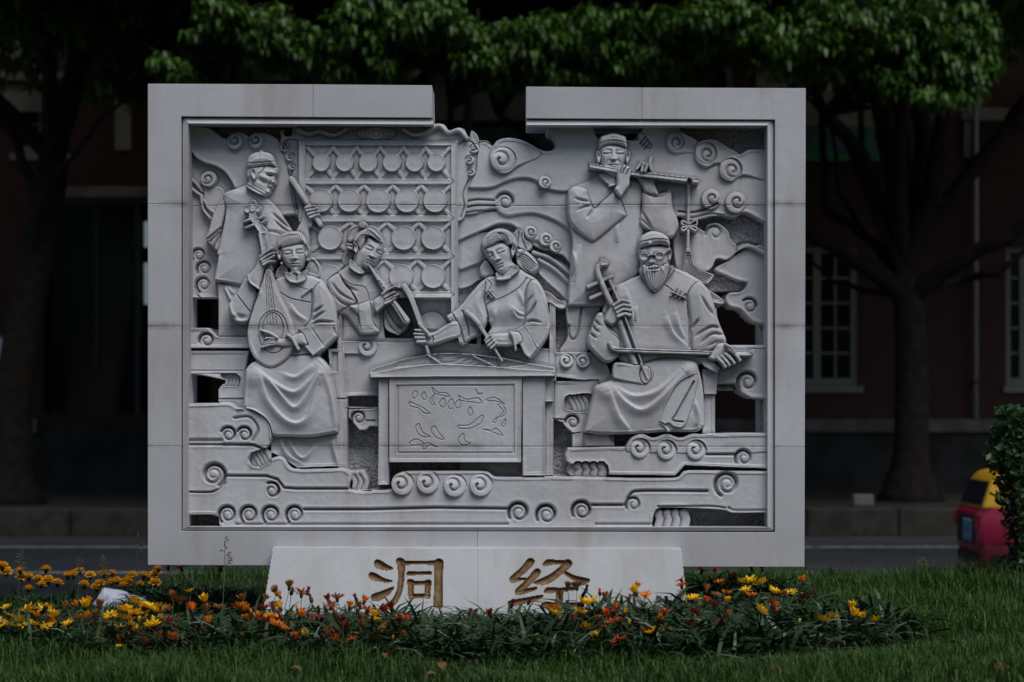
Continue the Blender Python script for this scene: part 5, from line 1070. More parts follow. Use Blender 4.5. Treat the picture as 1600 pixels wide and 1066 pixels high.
# the large tree on the right
b = at(1422, 0, 30.9); base = (b.x, b.y, PAVEZ); f = lambda u, v, dy=0.: rel(u, v, 30.9 + dy, base)
tree('large dark tree with spreading limbs beside the white paned window', base, [f(1424, 700), f(1425, 560), f(1420, 470), f(1408, 420)],
     [(2, [f(1330, 405, -.5), f(1270, 372, -1), f(1225, 300, -1.5)], .2, .07), (3, [f(1400, 300), f(1375, 180), f(1340, 40, -1)], .22, .1), (3, [f(1455, 320), f(1470, 200), f(1500, 40)], .24, .1), (3, [f(1440, 250, 1), f(1430, 60, 1)], .2, .1),
      (2, [f(1500, 410, -.5), f(1575, 375, -1), f(1660, 300, -1.5)], .19, .08), (3, [f(1350, 250, -1), f(1290, 180, -2), f(1230, 60, -2.5)], .14, .05), (3, [f(1290, 330, .5), f(1285, 200, .5), f(1270, 60)], .09, .05), (2, [f(1345, 360), f(1310, 300), f(1300, 200)], .08, .03), (2, [f(1365, 330, -.6), f(1330, 240, -.8), f(1255, 150, -1.2)], .1, .03), (3, [f(1480, 330, .4), f(1535, 260), f(1600, 150)], .11, .05), (3, [f(1385, 330), f(1345, 230), f(1350, 120)], .1, .04), (2, [f(1500, 440, .6), f(1560, 430), f(1640, 370)], .09, .04), (2, [f(1350, 455, .5), f(1300, 440), f(1255, 400)], .07, .03)],
     [(f(1410, 50, -5.6), (1.5, 1.2, 1.05), 5), (f(1270, 45, -5.4), (1.3, 1.2, .85), 4), (f(1500, 70, -5.2), (.75, .9, .95), 3), (f(1450, 130, -5.6), (.95, .8, .42), 2), (f(1330, 110, -3), (1.6, 1.2, .5), 2), (f(1350, -90, -1), (3.2, 2.4, 1.4), 5), (f(1500, -250, 0), (3.6, 3.4, 2.4), 5), (f(1180, -230, 0), (3, 3.2, 2.2), 4)], 11, .33, 2500,
     high=[((0, 1., 10.2), (5.2, 4.6, 2.6), 1.5), ((-1, -2., 9.8), (4.6, 2.6, 1.5), 1.), ((-1, -4.6, 9.6), (5., 1.9, 1.1), .8), ((5.5, 0, 10), (4.6, 5., 2.4), 1.2)])
# tree behind the right half of the monument
b = at(1005, 0, 30.2); base = (b.x, b.y, PAVEZ); f = lambda u, v, dy=0.: rel(u, v, 30.2 + dy, base)
tree('tree rising behind the right part of the carved panel', base, [f(1005, 600), f(1000, 450), f(985, 330)],
     [(2, [f(930, 240), f(880, 140), f(840, 30)], .16, .07), (2, [f(1040, 220), f(1090, 120), f(1150, 20)], .16, .07), (2, [f(990, 180), f(985, 40)], .15, .06), (2, [f(860, 260), f(780, 180), f(745, 100)], .09, .04)],
     [(f(870, 100, -4.6), (.9, .8, .4), 1), (f(835, 55, -4.8), (.85, .8, .5), 2.2), (f(955, 55, -4.6), (1.0, .9, .55), 2.5), (f(1035, 105, -4.2), (.75, .7, .25), 1), (f(900, 40, -2.6), (1.4, 1.2, .8), 2), (f(1110, 30, -4.8), (1.1, 1.1, .6), 3), (f(1000, 70, -1.5), (2., 1.3, .9), 3), (f(980, 120, -.5), (1.8, 1.2, .45), 2), (f(790, 60, -.5), (1.1, 1.2, .9), 3), (f(980, -120, 0), (3.4, 2.8, 1.6), 5), (f(960, -300, 0), (3.4, 3.2, 2.), 4)], 23, .27, 3000,
     high=[((0, 1.6, 10.4), (4.4, 4.4, 2.6), 1.4), ((.5, -1.6, 9.8), (4.2, 2.6, 1.4), 1.), ((0, -4., 9.6), (4.4, 1.9, 1.1), .7)])
# tree behind the left half
b = at(545, 0, 28.9); base = (b.x, b.y, PAVEZ); f = lambda u, v, dy=0.: rel(u, v, 28.9 + dy, base)
tree('tree rising behind the left part of the carved panel', base, [f(545, 600), f(550, 420), f(560, 300)],
     [(2, [f(500, 200), f(450, 100), f(420, 10)], .15, .06), (2, [f(610, 190), f(670, 110), f(720, 20)], .15, .06), (2, [f(690, 260), f(705, 170), f(690, 80)], .08, .04), (2, [f(560, 120), f(570, 0)], .14, .06)],
     [(f(585, 35, -5), (.8, .8, .5), 2), (f(345, 30, -4.8), (.7, .8, .35), 1.2), (f(440, 62, -5), (.62, .7, .62), 3), (f(540, 85, -4.6), (.7, .8, .4), 1.6), (f(690, 30, -5), (.75, .8, .42), 2), (f(600, 95, -5), (.35, .5, .28), .6), (f(770, 80, -3.6), (.6, .6, .5), 1), (f(600, 70, -1.2), (2.4, 1., .8), 3), (f(340, 90, -.3), (1.3, 1., .7), 1.5), (f(755, 90, -.8), (.8, .9, .6), 1.5), (f(520, -110, 0), (3.6, 2.6, 1.5), 5), (f(520, -300, 0), (3.6, 3.2, 2.), 4)], 37, .26, 2800,
     high=[((0, 2.9, 10.4), (4.4, 4.4, 2.6), 1.4), ((0, -.4, 9.8), (4.2, 2.6, 1.4), 1.), ((0, -2.8, 9.6), (4.4, 1.9, 1.1), .7)])
# leaning tree on the left
b = at(15, 0, 29.6); base = (b.x, b.y, PAVEZ); f = lambda u, v, dy=0.: rel(u, v, 29.6 + dy, base)
tree('dark leaning tree in front of the shopfront', base, [f(20, 620), f(45, 460), f(68, 350), f(84, 250)],
     [(3, [f(78, 170), f(75, 60), f(60, -60)], .17, .09), (3, [f(112, 130), f(130, 40), f(150, -60)], .2, .1), (2, [f(20, 210), f(-40, 160), f(-90, 60)], .1, .05), (1, [f(70, 300, -.8), f(110, 250, -1), f(190, 160, -1.2)], .08, .03)],
     [(f(120, 20, -1), (1.7, 1.4, .8), 4), (f(250, 40, -.5), (1.5, 1.2, .7), 3), (f(10, 0, -.5), (1.2, 1.2, .5), 2), (f(270, 108, -4.6), (.45, .5, .25), .7), (f(90, -150, 0), (3.6, 3., 1.6), 5), (f(90, -320, 0), (3.6, 3.2, 2.), 4)], 51, .36, 2300,
     high=[((1.5, 2.2, 10.2), (5., 4.6, 2.8), 1.5), ((2, -1., 9.8), (5., 2.6, 1.5), 1.1), ((1, -3.4, 9.6), (5., 1.9, 1.1), .8), ((-4.5, 1, 10), (4.6, 5., 2.4), 1.1)])
# unseen trees added on the near side; their crowns keep sky light off the background
for sx, sd_, wh in ((-1, 71, 'unseen tree left of the view, added to shade the far street'), (1, 83, 'unseen tree right of the view, added to shade the far street')):
    base = (sx * 8.2, 5.6, -.9); far = 4. if sx < 0 else 1.2
    tree(wh, base, [(0, 0, 2), (-sx * .2, 0, 4), (-sx * .5, .2, 5.4)], [(2, [(-sx * 2.5, 1.5, 7.2), (-sx * 5, 3, 8.2)], .2, .09), (2, [(-sx * 1, 3, 7.5), (-sx * 2, 6, 8.4)], .2, .09), (2, [(sx * 2, 1, 7.5), (sx * 4, 2, 8.4)], .18, .08)],
         [((-sx * 3.5, far - .5, 9.6), (4.5, far + .5 if sx < 0 else 3., 2.), 4), ((sx * 2, far - 1, 9.4), (4.5, 3.5, 2.2), 4)], sd_, .3, 500, leaf=(.25, .4), high=[((-sx * 4.2, far, 9.4), (5, 4.5 if sx < 0 else 3., 1.9), 1.6), ((sx * 3, far - .5, 9.2), (5, 3.2, 2.4), 1.3), ((-sx * 3.5, 12.6, 10.2), (5.6, 3., 1.2), 1.2), ((sx * 4, 12., 10.2), (5.6, 3., 1.2), 1.)])['group'] = 'added shade trees on the near side'
# row of unseen broad trees added behind the viewer to block low sky light
def copy_tree(o, parent=None):
    c = o.copy(); COL.objects.link(c); c.parent = parent
    for ch in list(o.children): copy_tree(ch, c)
    return c
g0 = None
for i, x in enumerate((-31, -22, -13, -4.2, 4.8, 13.5, 22.5, 31.5)):
    if g0 is None:
        g0 = g1 = tree('', (x, -31, -.05), [(0, 0, 1.4), (.1, 0, 2.6)], [(1, [(1.5, 0, 4.2), (2.6, .5, 5.6)], .16, .07), (1, [(-1.5, .4, 4.2), (-2.6, -.3, 5.8)], .16, .07), (1, [(0, -1, 4.6), (.3, -1.5, 7)], .16, .07)],
             [((0, 0, 5.2), (5.2, 3.6, 4.2), 4)], 97, .3, 700, leaf=(.25, .4), high=[((0, 0, 6), (5.4, 3.4, 5.2), 3.2)])
    else: g1 = copy_tree(g0); g1.location.x = x; g1.location.y = -31 + (i * 37 % 5) * .7; g1.rotation_euler.z = i * 1.3
    g1['label'] = 'unseen shade tree added behind the viewer, ' + ('first', 'second', 'third', 'fourth', 'fifth', 'sixth', 'seventh', 'eighth')[i] + ' of the row from left'; g1['group'] = 'added shade trees behind the viewer'
# ---------------------------------------------------------------- clipped hedge by the kerb
M_HLEAF = mat('hedge_leaf', (.025, .06, .018), .38, .4, None, None, (.055, .10, .028), trans=.15)
HX, HY = at(1545, 0, 3.5).x, 2.9
hz1 = at(0, 634, 2.9).z
HB = empty('clipped_hedge', (HX + .9, HY + .3, 0)); tag(HB, 'clipped dark green hedge hiding most of the taxi', 'hedge')
r = np.random.default_rng(8); n = 60000
P = r.uniform(-1, 1, (n, 3)); P[:, 0] *= .9; P[:, 1] *= .3; P[:, 2] = (P[:, 2] + 1) / 2 * hz1
edge = np.minimum.reduce([P[:, 0] + .9, .9 - P[:, 0], P[:, 1] + .3, .3 - P[:, 1], hz1 - P[:, 2]]); P = P[(edge < .12) | (r.random(n) < .15)]
ow = np.sin(P[:, 2] * 7) * .03 + np.sin(P[:, 1] * 9 + P[:, 2] * 4) * .03; P[:, 0] += np.where(P[:, 0] < -.6, ow + .085 * np.clip((.78 - P[:, 2]) / .12, 0, 1) * np.clip((P[:, 2] - .05) / .15, 0, 1), 0)
sprig = np.array([(-.9 - .10 * t, -.2, .82 + .05 * math.sin(6 * t)) for t in np.linspace(0, 1, 14)] + [(-.88 - .12 * t, -.25, .52 + .06 * t) for t in np.linspace(0, 1, 12)] + [(-.7 + .05 * t, -.2, hz1 + .06 * t) for t in np.linspace(0, 1, 6)])
P = np.concatenate([P, sprig]); n = len(P); a = r.uniform(0, 6.28, n); tl = r.uniform(-.9, .9, n); L = r.uniform(.016, .031, n)
d = np.stack([np.cos(a) * np.cos(tl), np.sin(a) * np.cos(tl), np.sin(tl)], 1); s_ = np.cross(d, r.normal(size=(n, 3))); s_ /= np.linalg.norm(s_, axis=1)[:, None]
V = np.stack([P - d * L[:, None], P + s_ * (L * .55)[:, None], P + d * L[:, None], P - s_ * (L * .55)[:, None]], 1).reshape(-1, 3)
o = link('foliage', mesh_np('foliage', V, np.arange(len(V)).reshape(-1, 4)), M_HLEAF, HB); o['kind'] = 'stuff'
mb = MB(); rr = random.Random(4)
for i in range(9): x, y = rr.uniform(-.7, .7), rr.uniform(-.3, .3); limb(mb, (x, y, -.03), (x + rr.uniform(-.2, .2), y + rr.uniform(-.1, .1), hz1 * .9), .016, .005, rr, 5, .2, 6)
mb.build('stems', M_BARK, HB)
# ---------------------------------------------------------------- flower bed
rp = random.Random(77); rn = np.random.default_rng(77)
M_STRAP = mat('strap_leaf', (.009, .028, .008), .42, .3, None, None, (.032, .066, .018), trans=.1)
M_SILV = mat('silvery_leaf_back', (.16, .20, .17), .5, .3, None, None, (.06, .1, .06))
M_STEM = mat('flower_stem', (.04, .07, .025), .5, .3)
M_CALYX = mat('dark_calyx', (.018, .02, .012), .6, .3)
PC = {'yellow': ((.85, .46, .01), (.90, .60, .02)), 'orange': ((.75, .16, .012), (.82, .28, .02)), 'red': ((.70, .06, .012), (.78, .13, .015)), 'crimson': ((.16, .010, .010), (.26, .02, .012)), 'brown': ((.22, .07, .02), (.34, .14, .04)), 'gold': ((.85, .42, .008), (.90, .55, .015))}
PM = {k: mat('petal_' + k, a, .5, .2, None, None, b, trans=.2) for k, (a, b) in PC.items()}
def petal(mb, ang, tilt, r0, L, w, z0, curl=0.):
    d = Vector((math.cos(ang), math.sin(ang), 0)); s_ = Vector((-math.sin(ang), math.cos(ang), 0)); ct, st_ = math.cos(tilt), math.sin(tilt)
    q = lambda t, k: d * (r0 + L * t * ct - curl * L * t * t * st_ * .3) + Vector((0, 0, z0 + L * t * st_ + curl * L * t * t * ct)) + s_ * k * w
    mb.add([q(0, -.35), q(0, .35), q(.55, -1), q(.55, 1), q(.85, -.7), q(.85, .7), q(1, 0)], [(0, 1, 3, 2), (2, 3, 5, 4), (4, 5, 6)])
def head(kind, col, seed):
    q = random.Random(seed); mb = MB()
    if kind == 'marigold':
        for ring, (n, tl, r0, L, z) in enumerate(((14, .1, .010, .022, 0), (12, .5, .006, .020, .003), (10, .9, .004, .016, .006), (7, 1.25, .002, .012, .009))):
            for i in range(n): petal(mb, 6.28 * (i + .5 * ring) / n + q.uniform(-.1, .1), tl + q.uniform(-.15, .15), r0, L * q.uniform(.9, 1.1), .0062, z, q.uniform(-.2, .1))
    else:
        n, tl, L = {'open': (15, .5, .037), 'wide': (16, .22, .038), 'half': (13, 1.15, .036), 'bud': (8, 1.42, .026)}[kind]
        for i in range(n): petal(mb, 6.28 * i / n + q.uniform(-.1, .1), tl + q.uniform(-.18, .18), .007 if kind != 'bud' else .003, L * q.uniform(.85, 1.08), .0052 if kind != 'bud' else .0035, q.uniform(-.001, .001), q.uniform(-.25, .25))
        if kind in ('half', 'open'):
            for i in range(7): petal(mb, 6.28 * i / 7 + .3, tl + .25, .004, L * .75, .0045, .002)
    mb.m = 1
    if kind in ('open', 'wide'):
        mb.tube([(0, 0, -.002), (0, 0, .004), (0, 0, .007)], [.009, .0085, .004], 8)
    mb.tube([(0, 0, -.020), (0, 0, -.012), (0, 0, .004)], [.003, .0085, .0085 if kind != 'marigold' else .010], 8)
    me = bpy.data.meshes.new('flower_head'); me.from_pydata(mb.V, [], mb.F); me.materials.append(PM[col]); me.materials.append(M_CALYX); me.polygons.foreach_set('material_index', mb.M); return me
HEADS = {}
def get_head(kind, col):
    k = (kind, col, rp.randrange(3))
    if k not in HEADS: HEADS[k] = head(kind, col, hash(k[2]) + len(HEADS))
    return HEADS[k]
def foliage(seed, n, l0, l1, wd, spread):
    """arching strap leaves from a rosette; a few show their silvery backs"""
    r = np.random.default_rng(seed); V, F, M = [], [], []
    for i in range(n):
        a = r.uniform(0, 6.283); L = r.uniform(l0, l1); rise = r.uniform(.45, 1.5); b = np.array([*(r.normal(0, spread, 2)), 0.]); d = np.array([math.cos(a), math.sin(a), 0]); s_ = np.array([-math.sin(a), math.cos(a), 0]) * wd * r.uniform(.6, 1.3); k = len(V); p = b.copy(); e = rise
        tw = r.uniform(-.6, .6)
        for j, ww in enumerate((.5, .9, 1., .7, 0)):
            sj = s_ * ww; sj = sj + np.array([0, 0, 1]) * tw * ww * wd
            if ww: V += [p - sj, p + sj]
            else: V += [p]
            p = p + (d * math.cos(e) + np.array([0, 0, 1]) * math.sin(e)) * L / 4; e -= r.uniform(.25, .6)
        F += [(k, k + 1, k + 3, k + 2), (k + 2, k + 3, k + 5, k + 4), (k + 4, k + 5, k + 7, k + 6), (k + 6, k + 7, k + 8)]; M += [1 if r.random() < .09 else 0] * 4
    me = bpy.data.meshes.new('foliage'); me.from_pydata([tuple(v) for v in V], [], F); me.materials.append(M_STRAP); me.materials.append(M_SILV); me.polygons.foreach_set('material_index', M); return me
FOL = [foliage(i, 300, .14, .30, .0068, .08) for i in range(5)]; FOLM = [foliage(20 + i, 220, .08, .18, .0065, .07) for i in range(3)]
mb = MB(); mb.tube([(0, 0, 0), (.02, 0, .33), (.025, .005, .7), (0, 0, 1)], [.0022, .002, .0018, .0017], 5); STEM = bpy.data.meshes.new('stem'); STEM.from_pydata(mb.V, [], mb.F); STEM.materials.append(M_STEM)
#  flowers as they stand: u, v, kind, colour
FL = [(437, 932, 'half', 'orange'), (431, 926, 'half', 'brown'), (452, 917, 'half', 'brown'), (456, 925, 'bud', 'brown'), (471, 929, 'open', 'orange'), (481, 924, 'bud', 'crimson'), (486, 936, 'bud', 'crimson'), (527, 935, 'open', 'orange'), (519, 946, 'open', 'crimson'),
      (513, 938, 'half', 'crimson'), (569, 940, 'half', 'orange'), (562, 948, 'half', 'brown'), (574, 954, 'open', 'orange'), (591, 959, 'open', 'brown'), (586, 970, 'open', 'gold'), (495, 965, 'wide', 'crimson'), (534, 969, 'wide', 'crimson'), (376, 949, 'open', 'orange'),
      (417, 970, 'open', 'red'), (557, 993, 'wide', 'red'), (550, 999, 'wide', 'red'), (625, 966, 'open', 'orange'), (637, 969, 'half', 'red'), (609, 972, 'bud', 'crimson'), (556, 935, 'bud', 'crimson'), (387, 970, 'half', 'orange'), (413, 937, 'half', 'brown'), (498, 953, 'bud', 'crimson'),
      (800, 944, 'bud', 'crimson'), (766, 961, 'half', 'crimson'), (827, 940, 'bud', 'crimson'), (886, 918, 'half', 'brown'), (901, 917, 'open', 'brown'), (875, 931, 'half', 'brown'), (937, 926, 'bud', 'red'), (916, 921, 'bud', 'crimson'), (910, 942, 'open', 'yellow'), (925, 942, 'open', 'yellow'),
      (906, 958, 'open', 'gold'), (867, 960, 'open', 'yellow'), (959, 971, 'wide', 'red'), (942, 980, 'wide', 'red'), (967, 1000, 'wide', 'red'), (840, 1002, 'wide', 'yellow'), (994, 917, 'half', 'orange'), (993, 926, 'half', 'gold'), (1008, 932, 'open', 'orange'), (971, 938, 'bud', 'brown'),
      (983, 935, 'bud', 'brown'), (1038, 957, 'open', 'red'), (946, 935, 'half', 'brown'), (734, 958, 'bud', 'crimson'), (1064, 906, 'wide', 'red'), (1065, 916, 'open', 'orange'), (1062, 930, 'bud', 'brown'), (1097, 892, 'wide', 'red'), (1117, 889, 'wide', 'red'), (1147, 903, 'open', 'orange'),
      (1125, 911, 'open', 'orange'), (1135, 927, 'open', 'orange'), (1119, 931, 'open', 'brown'), (1161, 911, 'open', 'yellow'), (1172, 910, 'open', 'yellow'), (1190, 913, 'open', 'yellow'), (1209, 925, 'open', 'yellow'), (1217, 927, 'wide', 'yellow'), (1235, 927, 'wide', 'gold'), (1211, 950, 'half', 'orange'),
      (1207, 944, 'half', 'brown'), (1165, 924, 'open', 'yellow'), (1257, 936, 'open', 'crimson'), (1275, 928, 'bud', 'crimson'), (1302, 965, 'open', 'gold'), (1286, 971, 'open', 'gold'), (1330, 950, 'half', 'gold'), (1332, 962, 'half', 'gold'), (1369, 970, 'open', 'gold'), (1350, 965, 'half', 'gold'),
      (1255, 909, 'half', 'orange'), (1332, 1024, 'wide', 'orange'), (1082, 937, 'open', 'gold'), (1104, 922, 'half', 'brown'), (1175, 890, 'half', 'crimson'), (1191, 888, 'half', 'crimson'), (1136, 946, 'bud', 'brown'), (1094, 950, 'bud', 'brown'),
      (15, 962, 'wide', 'gold'), (20, 978, 'wide', 'yellow'), (51, 952, 'wide', 'gold'), (48, 974, 'wide', 'yellow'), (74, 978, 'wide', 'gold'), (85, 976, 'half', 'orange'), (2, 974, 'wide', 'gold'), (120, 947, 'half', 'orange'), (137, 941, 'half', 'orange'), (100, 952, 'half', 'brown'), (107, 946, 'bud', 'brown'), (154, 948, 'half', 'brown'),
      (134, 966, 'half', 'orange'), (122, 969, 'half', 'brown'), (150, 964, 'half', 'brown'), (173, 961, 'wide', 'gold'), (192, 954, 'open', 'gold'), (211, 943, 'open', 'yellow'), (228, 948, 'open', 'yellow'), (241, 950, 'open', 'yellow'), (223, 957, 'wide', 'yellow'), (214, 966, 'wide', 'yellow'), (188, 980, 'wide', 'yellow'), (211, 983, 'wide', 'yellow'), (185, 966, 'open', 'gold'),
      (244, 975, 'half', 'brown'), (185, 1011, 'wide', 'gold'), (225, 1007, 'half', 'brown'), (52, 1007, 'half', 'brown'), (10, 990, 'half', 'brown'), (297, 925, 'open', 'gold'), (343, 951, 'open', 'brown'), (283, 888, 'open', 'red'), (263, 886, 'half', 'red'), (321, 940, 'half', 'gold'), (281, 940, 'open', 'brown'), (326, 983, 'half', 'brown'), (345, 888, 'open', 'orange'),
      (392, 958, 'bud', 'orange'), (270, 935, 'half', 'brown'), (138, 1015, 'half', 'brown'), (380, 939, 'half', 'brown')]
rx = random.Random(21)
for i in range(130):   # the many small closed and fading heads between the open ones
    u = rx.choice((rx.uniform(385, 640), rx.uniform(860, 1250), rx.uniform(20, 400))); v = rx.uniform(948, 1000) - (18 if u > 1070 else 0)
    FL.append((u, v, rx.choice(('half', 'bud', 'half', 'open')), rx.choice(('orange', 'brown', 'crimson', 'brown', 'red', 'gold'))))
for i in range(26):
    u = rx.choice((rx.uniform(0, 92), rx.uniform(165, 252))); FL.append((u, rx.uniform(947, 986), rx.choice(('wide', 'open')), rx.choice(('yellow', 'gold', 'yellow'))))
FL += [(u, v, 'marigold', 'gold') for u, v in ((4, 885), (31, 892), (9, 894), (34, 902), (45, 902), (60, 905), (72, 890), (75, 907), (90, 911), (106, 900), (114, 898), (124, 893), (141, 899), (161, 897), (175, 896), (206, 899), (225, 900), (247, 889), (242, 899), (242, 911), (199, 908), (174, 910), (182, 907), (156, 912), (151, 918), (219, 913), (45, 920), (65, 914), (132, 914), (195, 915))]
PLANTS = {'gazania': [(30, -.45), (75, -.75), (125, -.5), (190, -.45), (225, -.7), (165, -1.05), (290, -.3), (345, -.55), (270, -.85), (330, -1.0), (395, -.8), (440, -.58), (480, -.85), (525, -.6), (575, -.75), (620, -.55), (670, -.75), (715, -.55), (765, -.78), (815, -.58), (865, -.78), (910, -.6), (950, -.82), (1000, -.6), (1040, -.85), (1070, -.45), (1115, -.3), (1165, -.55), (1215, -.35), (1150, -.9), (1235, -.75), (1295, -.6), (1350, -.6), (1110, .55), (1185, .65), (275, .55), (335, .6), (1320, -.95), (545, -1.0)],
          'marigold': [(8, 2.2), (50, 2.0), (85, 2.25), (120, 2.2), (165, 2.1), (210, 2.2), (245, 2.0)]}
PLANTS['gazania'] += [(55, -.3), (155, -.8), (250, -.45), (310, -.7), (370, -.95), (415, -.95), (460, -1.0), (505, -.95), (600, -.95), (645, -.95), (700, -1.0), (740, -.9), (790, -1.), (840, -.98), (890, -1.0), (980, -.98), (1075, -.8), (1190, -.8), (1265, -.9)]
PLANTS['marigold'] += [(30, 2.35), (140, 2.35), (190, 2.05), (65, 2.45), (228, 2.4), (100, 1.9), (25, 1.95)]
PLANTS['gazania'] += [(10, -.8), (50, -1.0), (110, -1.0), (205, -1.0), (250, -.65), (5, -.55), (285, -1.05), (180, -.75), (95, -.6)] + [(258, .3), (305, .2), (355, .25), (398, .12), (320, .85), (370, .7), (1090, .2), (1140, .25), (1200, .2)]
PLANTS['gazania'] += [(u_, -1.28 + .09 * math.sin(u_)) for u_ in range(20, 1260, 62)] + [(u_, -1.52 + .08 * math.sin(u_ * 1.7)) for u_ in range(5, 1190, 58)]
spots = []
for sp, L in PLANTS.items():
    for u, y in L: x = at(u, 0, y).x; spots.append([sp, x, y, float(lawn_z(np.array(x), np.array(y))), [], u])
def flower_pos(u, v, sp):
    for h in ((.24, .2, .16, .13, .10, .08) if sp == 'gazania' else (.2, .16, .12)):
        y = (EYE - h) * FPX / (v - VH) - DIST
        lo, hi = (-1.6, .8) if sp == 'gazania' else (1.7, 2.6)
        if 400 < u < 1085: hi = -.36
        if lo <= y <= hi: break
    return at(u, v, min(max(y, lo), hi))
for u, v, kind, col in FL:
    sp = 'marigold' if kind == 'marigold' else 'gazania'; p = flower_pos(u, v, sp)
    s_ = min((q for q in spots if q[0] == sp), key=lambda q: (q[1] - p.x) ** 2 + (q[2] - p.y) ** 2); s_[4].append((p, kind, col))
ONES = ['first', 'second', 'third', 'fourth', 'fifth', 'sixth', 'seventh', 'eighth', 'ninth']
ORD = ONES + ['tenth', 'eleventh', 'twelfth', 'thirteenth', 'fourteenth', 'fifteenth', 'sixteenth', 'seventeenth', 'eighteenth', 'nineteenth']
for t_, te_ in (('twenty', 'twentieth'), ('thirty', 'thirtieth'), ('forty', 'fortieth')): ORD += [te_] + [t_ + '-' + q for q in ONES]
groups = {}
for q in spots:
    side = 'left' if q[5] < 410 else 'front' if q[5] < 1062 else 'right'; row = 'near' if q[2] < -1.15 else 'mid' if q[2] < -.7 else 'far'
    g = 'behind' if q[0] == 'marigold' else 'beneath' if q[2] > 0 else side + row
    groups.setdefault(g, []).append(q)
WHERE = {'behind': 'in the back row by the plastic bag', 'beneath': 'under the bottom edge of the frame'}
for a_, b_ in (('left', 'left of the plinth'), ('front', 'before the plinth'), ('right', 'right of the plinth')):
    for c_, d_ in (('near', 'at the lawn edge '), ('mid', 'in mid bed '), ('far', 'at the back ')): WHERE[a_ + c_] = d_ + b_
for g, L in groups.items():
    L.sort(key=lambda q: q[5])
    for i, (sp, x, y, z, fl, u) in enumerate(L):
        cols = sorted({c if c != 'gold' else 'golden' for _, _, c in fl}, key=lambda c: -sum(1 for f in fl if f[2] == c))[:2]
        T = empty('marigold_plant' if sp == 'marigold' else 'gazania_plant', (x, y, z), rp.uniform(0, 6.28))
        tag(T, ('marigold, ' if sp == 'marigold' else ' and '.join(cols) + ' flowers, ' if cols else 'leafy clump, ') + ORD[i] + ' from left ' + WHERE[g], 'flower', 'flowering plants in the bed')
        k = rp.uniform(.9, 1.25) * (.6 if 135 < u < 245 and y < 0 else .8 if u < 330 and y < 0 else .85 if y < -1.4 else 1.); o = link('foliage', (FOLM if sp == 'marigold' else FOL)[rp.randrange(3)], None, T); o.scale = (k * 1.15, k * 1.15, k); o['kind'] = 'stuff'
        Mi = T.matrix_basis.inverted()
        for p, kind, col in fl:
            root = Vector((x + rp.uniform(-.04, .04) + (p.x - x) * .55, y + rp.uniform(-.04, .04) + (p.y - y) * .7, z)); lp, lr = Mi @ p, Mi @ root; d = lp - lr
            st = link('stem', STEM, None, T); st.location = lr; st.rotation_euler = d.to_track_quat('Z', 'Y').to_euler(); st.scale = (1, 1, max(d.length - .015, .02))
            hd = link('flower_head', get_head(kind, col), None, T); hd.location = lp; tl = .25 if kind == 'marigold' else .45
            hd.rotation_euler = (rp.uniform(-tl, tl), rp.uniform(-tl, tl), rp.uniform(0, 6.28)); hd.scale = (rp.uniform(.74, 1.1) * (1.4 if kind == 'marigold' else 1.),) * 3
# ---------------------------------------------------------------- litter and stalks
BAGM = mat('white_plastic', (.82, .84, .93), .4, .4, (14, (.70, .72, .84), .4, .6), (35, .9, .02))
by = 1.6; prof = [(146, .15, .25), (152, .35, .5), (158, .75, .8), (163, 1.0, .9), (172, .93, 1.), (182, .92, 1.), (192, .80, .95), (202, .62, .8), (212, .50, .65), (222, .42, .5), (228, .58, .5), (234, .12, .3)]
g0 = at(186, 0, by); BV, nb = [], 13; rb = random.Random(6)
for i, (u, h, w_) in enumerate(prof):
    for k in range(nb):
        a = math.pi * k / (nb - 1); x = at(u, 0, by).x - g0.x + rb.uniform(-.006, .006); cr = 1 + rb.uniform(-.16, .16)
        BV.append((x, -math.cos(a) * .12 * w_ * cr, .012 + (math.sin(a) ** .6) * 0.10 * h * (1 + rb.uniform(-.12, .1))))
BF = [(i * nb + k, i * nb + k + 1, (i + 1) * nb + k + 1, (i + 1) * nb + k) for i in range(len(prof) - 1) for k in range(nb - 1)]
me = bpy.data.meshes.new('plastic_bag'); me.from_pydata(BV, [], BF); o = link('plastic_bag', me, BAGM, None, (g0.x, by, float(lawn_z(np.array(g0.x), np.array(by))) + .045)); tag(o, 'crumpled white plastic bag lying in the grass below the marigolds', 'bag')
sf = o.modifiers.new('s', 'SUBSURF'); sf.levels = 1; sf.render_levels = 1
LEAFM = mat('dry_leaf', (.20, .085, .03), .7, .2, (30, (.11, .05, .02), .4, .6), None)
def dry_leaf(u, v, size, label, up=.5):
    y = (EYE - .05) * FPX / (v - VH) - DIST; p = at(u, v, y); n = 7; V, F = [], []
    for i in range(n):
        t = i / (n - 1); w_ = size * .32 * math.sin(math.pi * min(.98, max(.03, t))) ** .8; z = size * .35 * math.sin(t * 2.6) * up
        for k in (-1, 0, 1): V.append((size * (t - .5), k * w_, z + abs(k) * w_ * .5))
    for i in range(n - 1): F += [(i * 3, i * 3 + 1, i * 3 + 4, i * 3 + 3), (i * 3 + 1, i * 3 + 2, i * 3 + 5, i * 3 + 4)]
    me = bpy.data.meshes.new('fallen_leaf'); me.from_pydata(V, [], F); o = link('fallen_leaf', me, LEAFM, None, p); o.rotation_euler = (rp.uniform(-.3, .7), rp.uniform(-.9, .2) * up, rp.uniform(0, 6.28)); tag(o, label, 'leaf', 'dry leaves on the lawn')
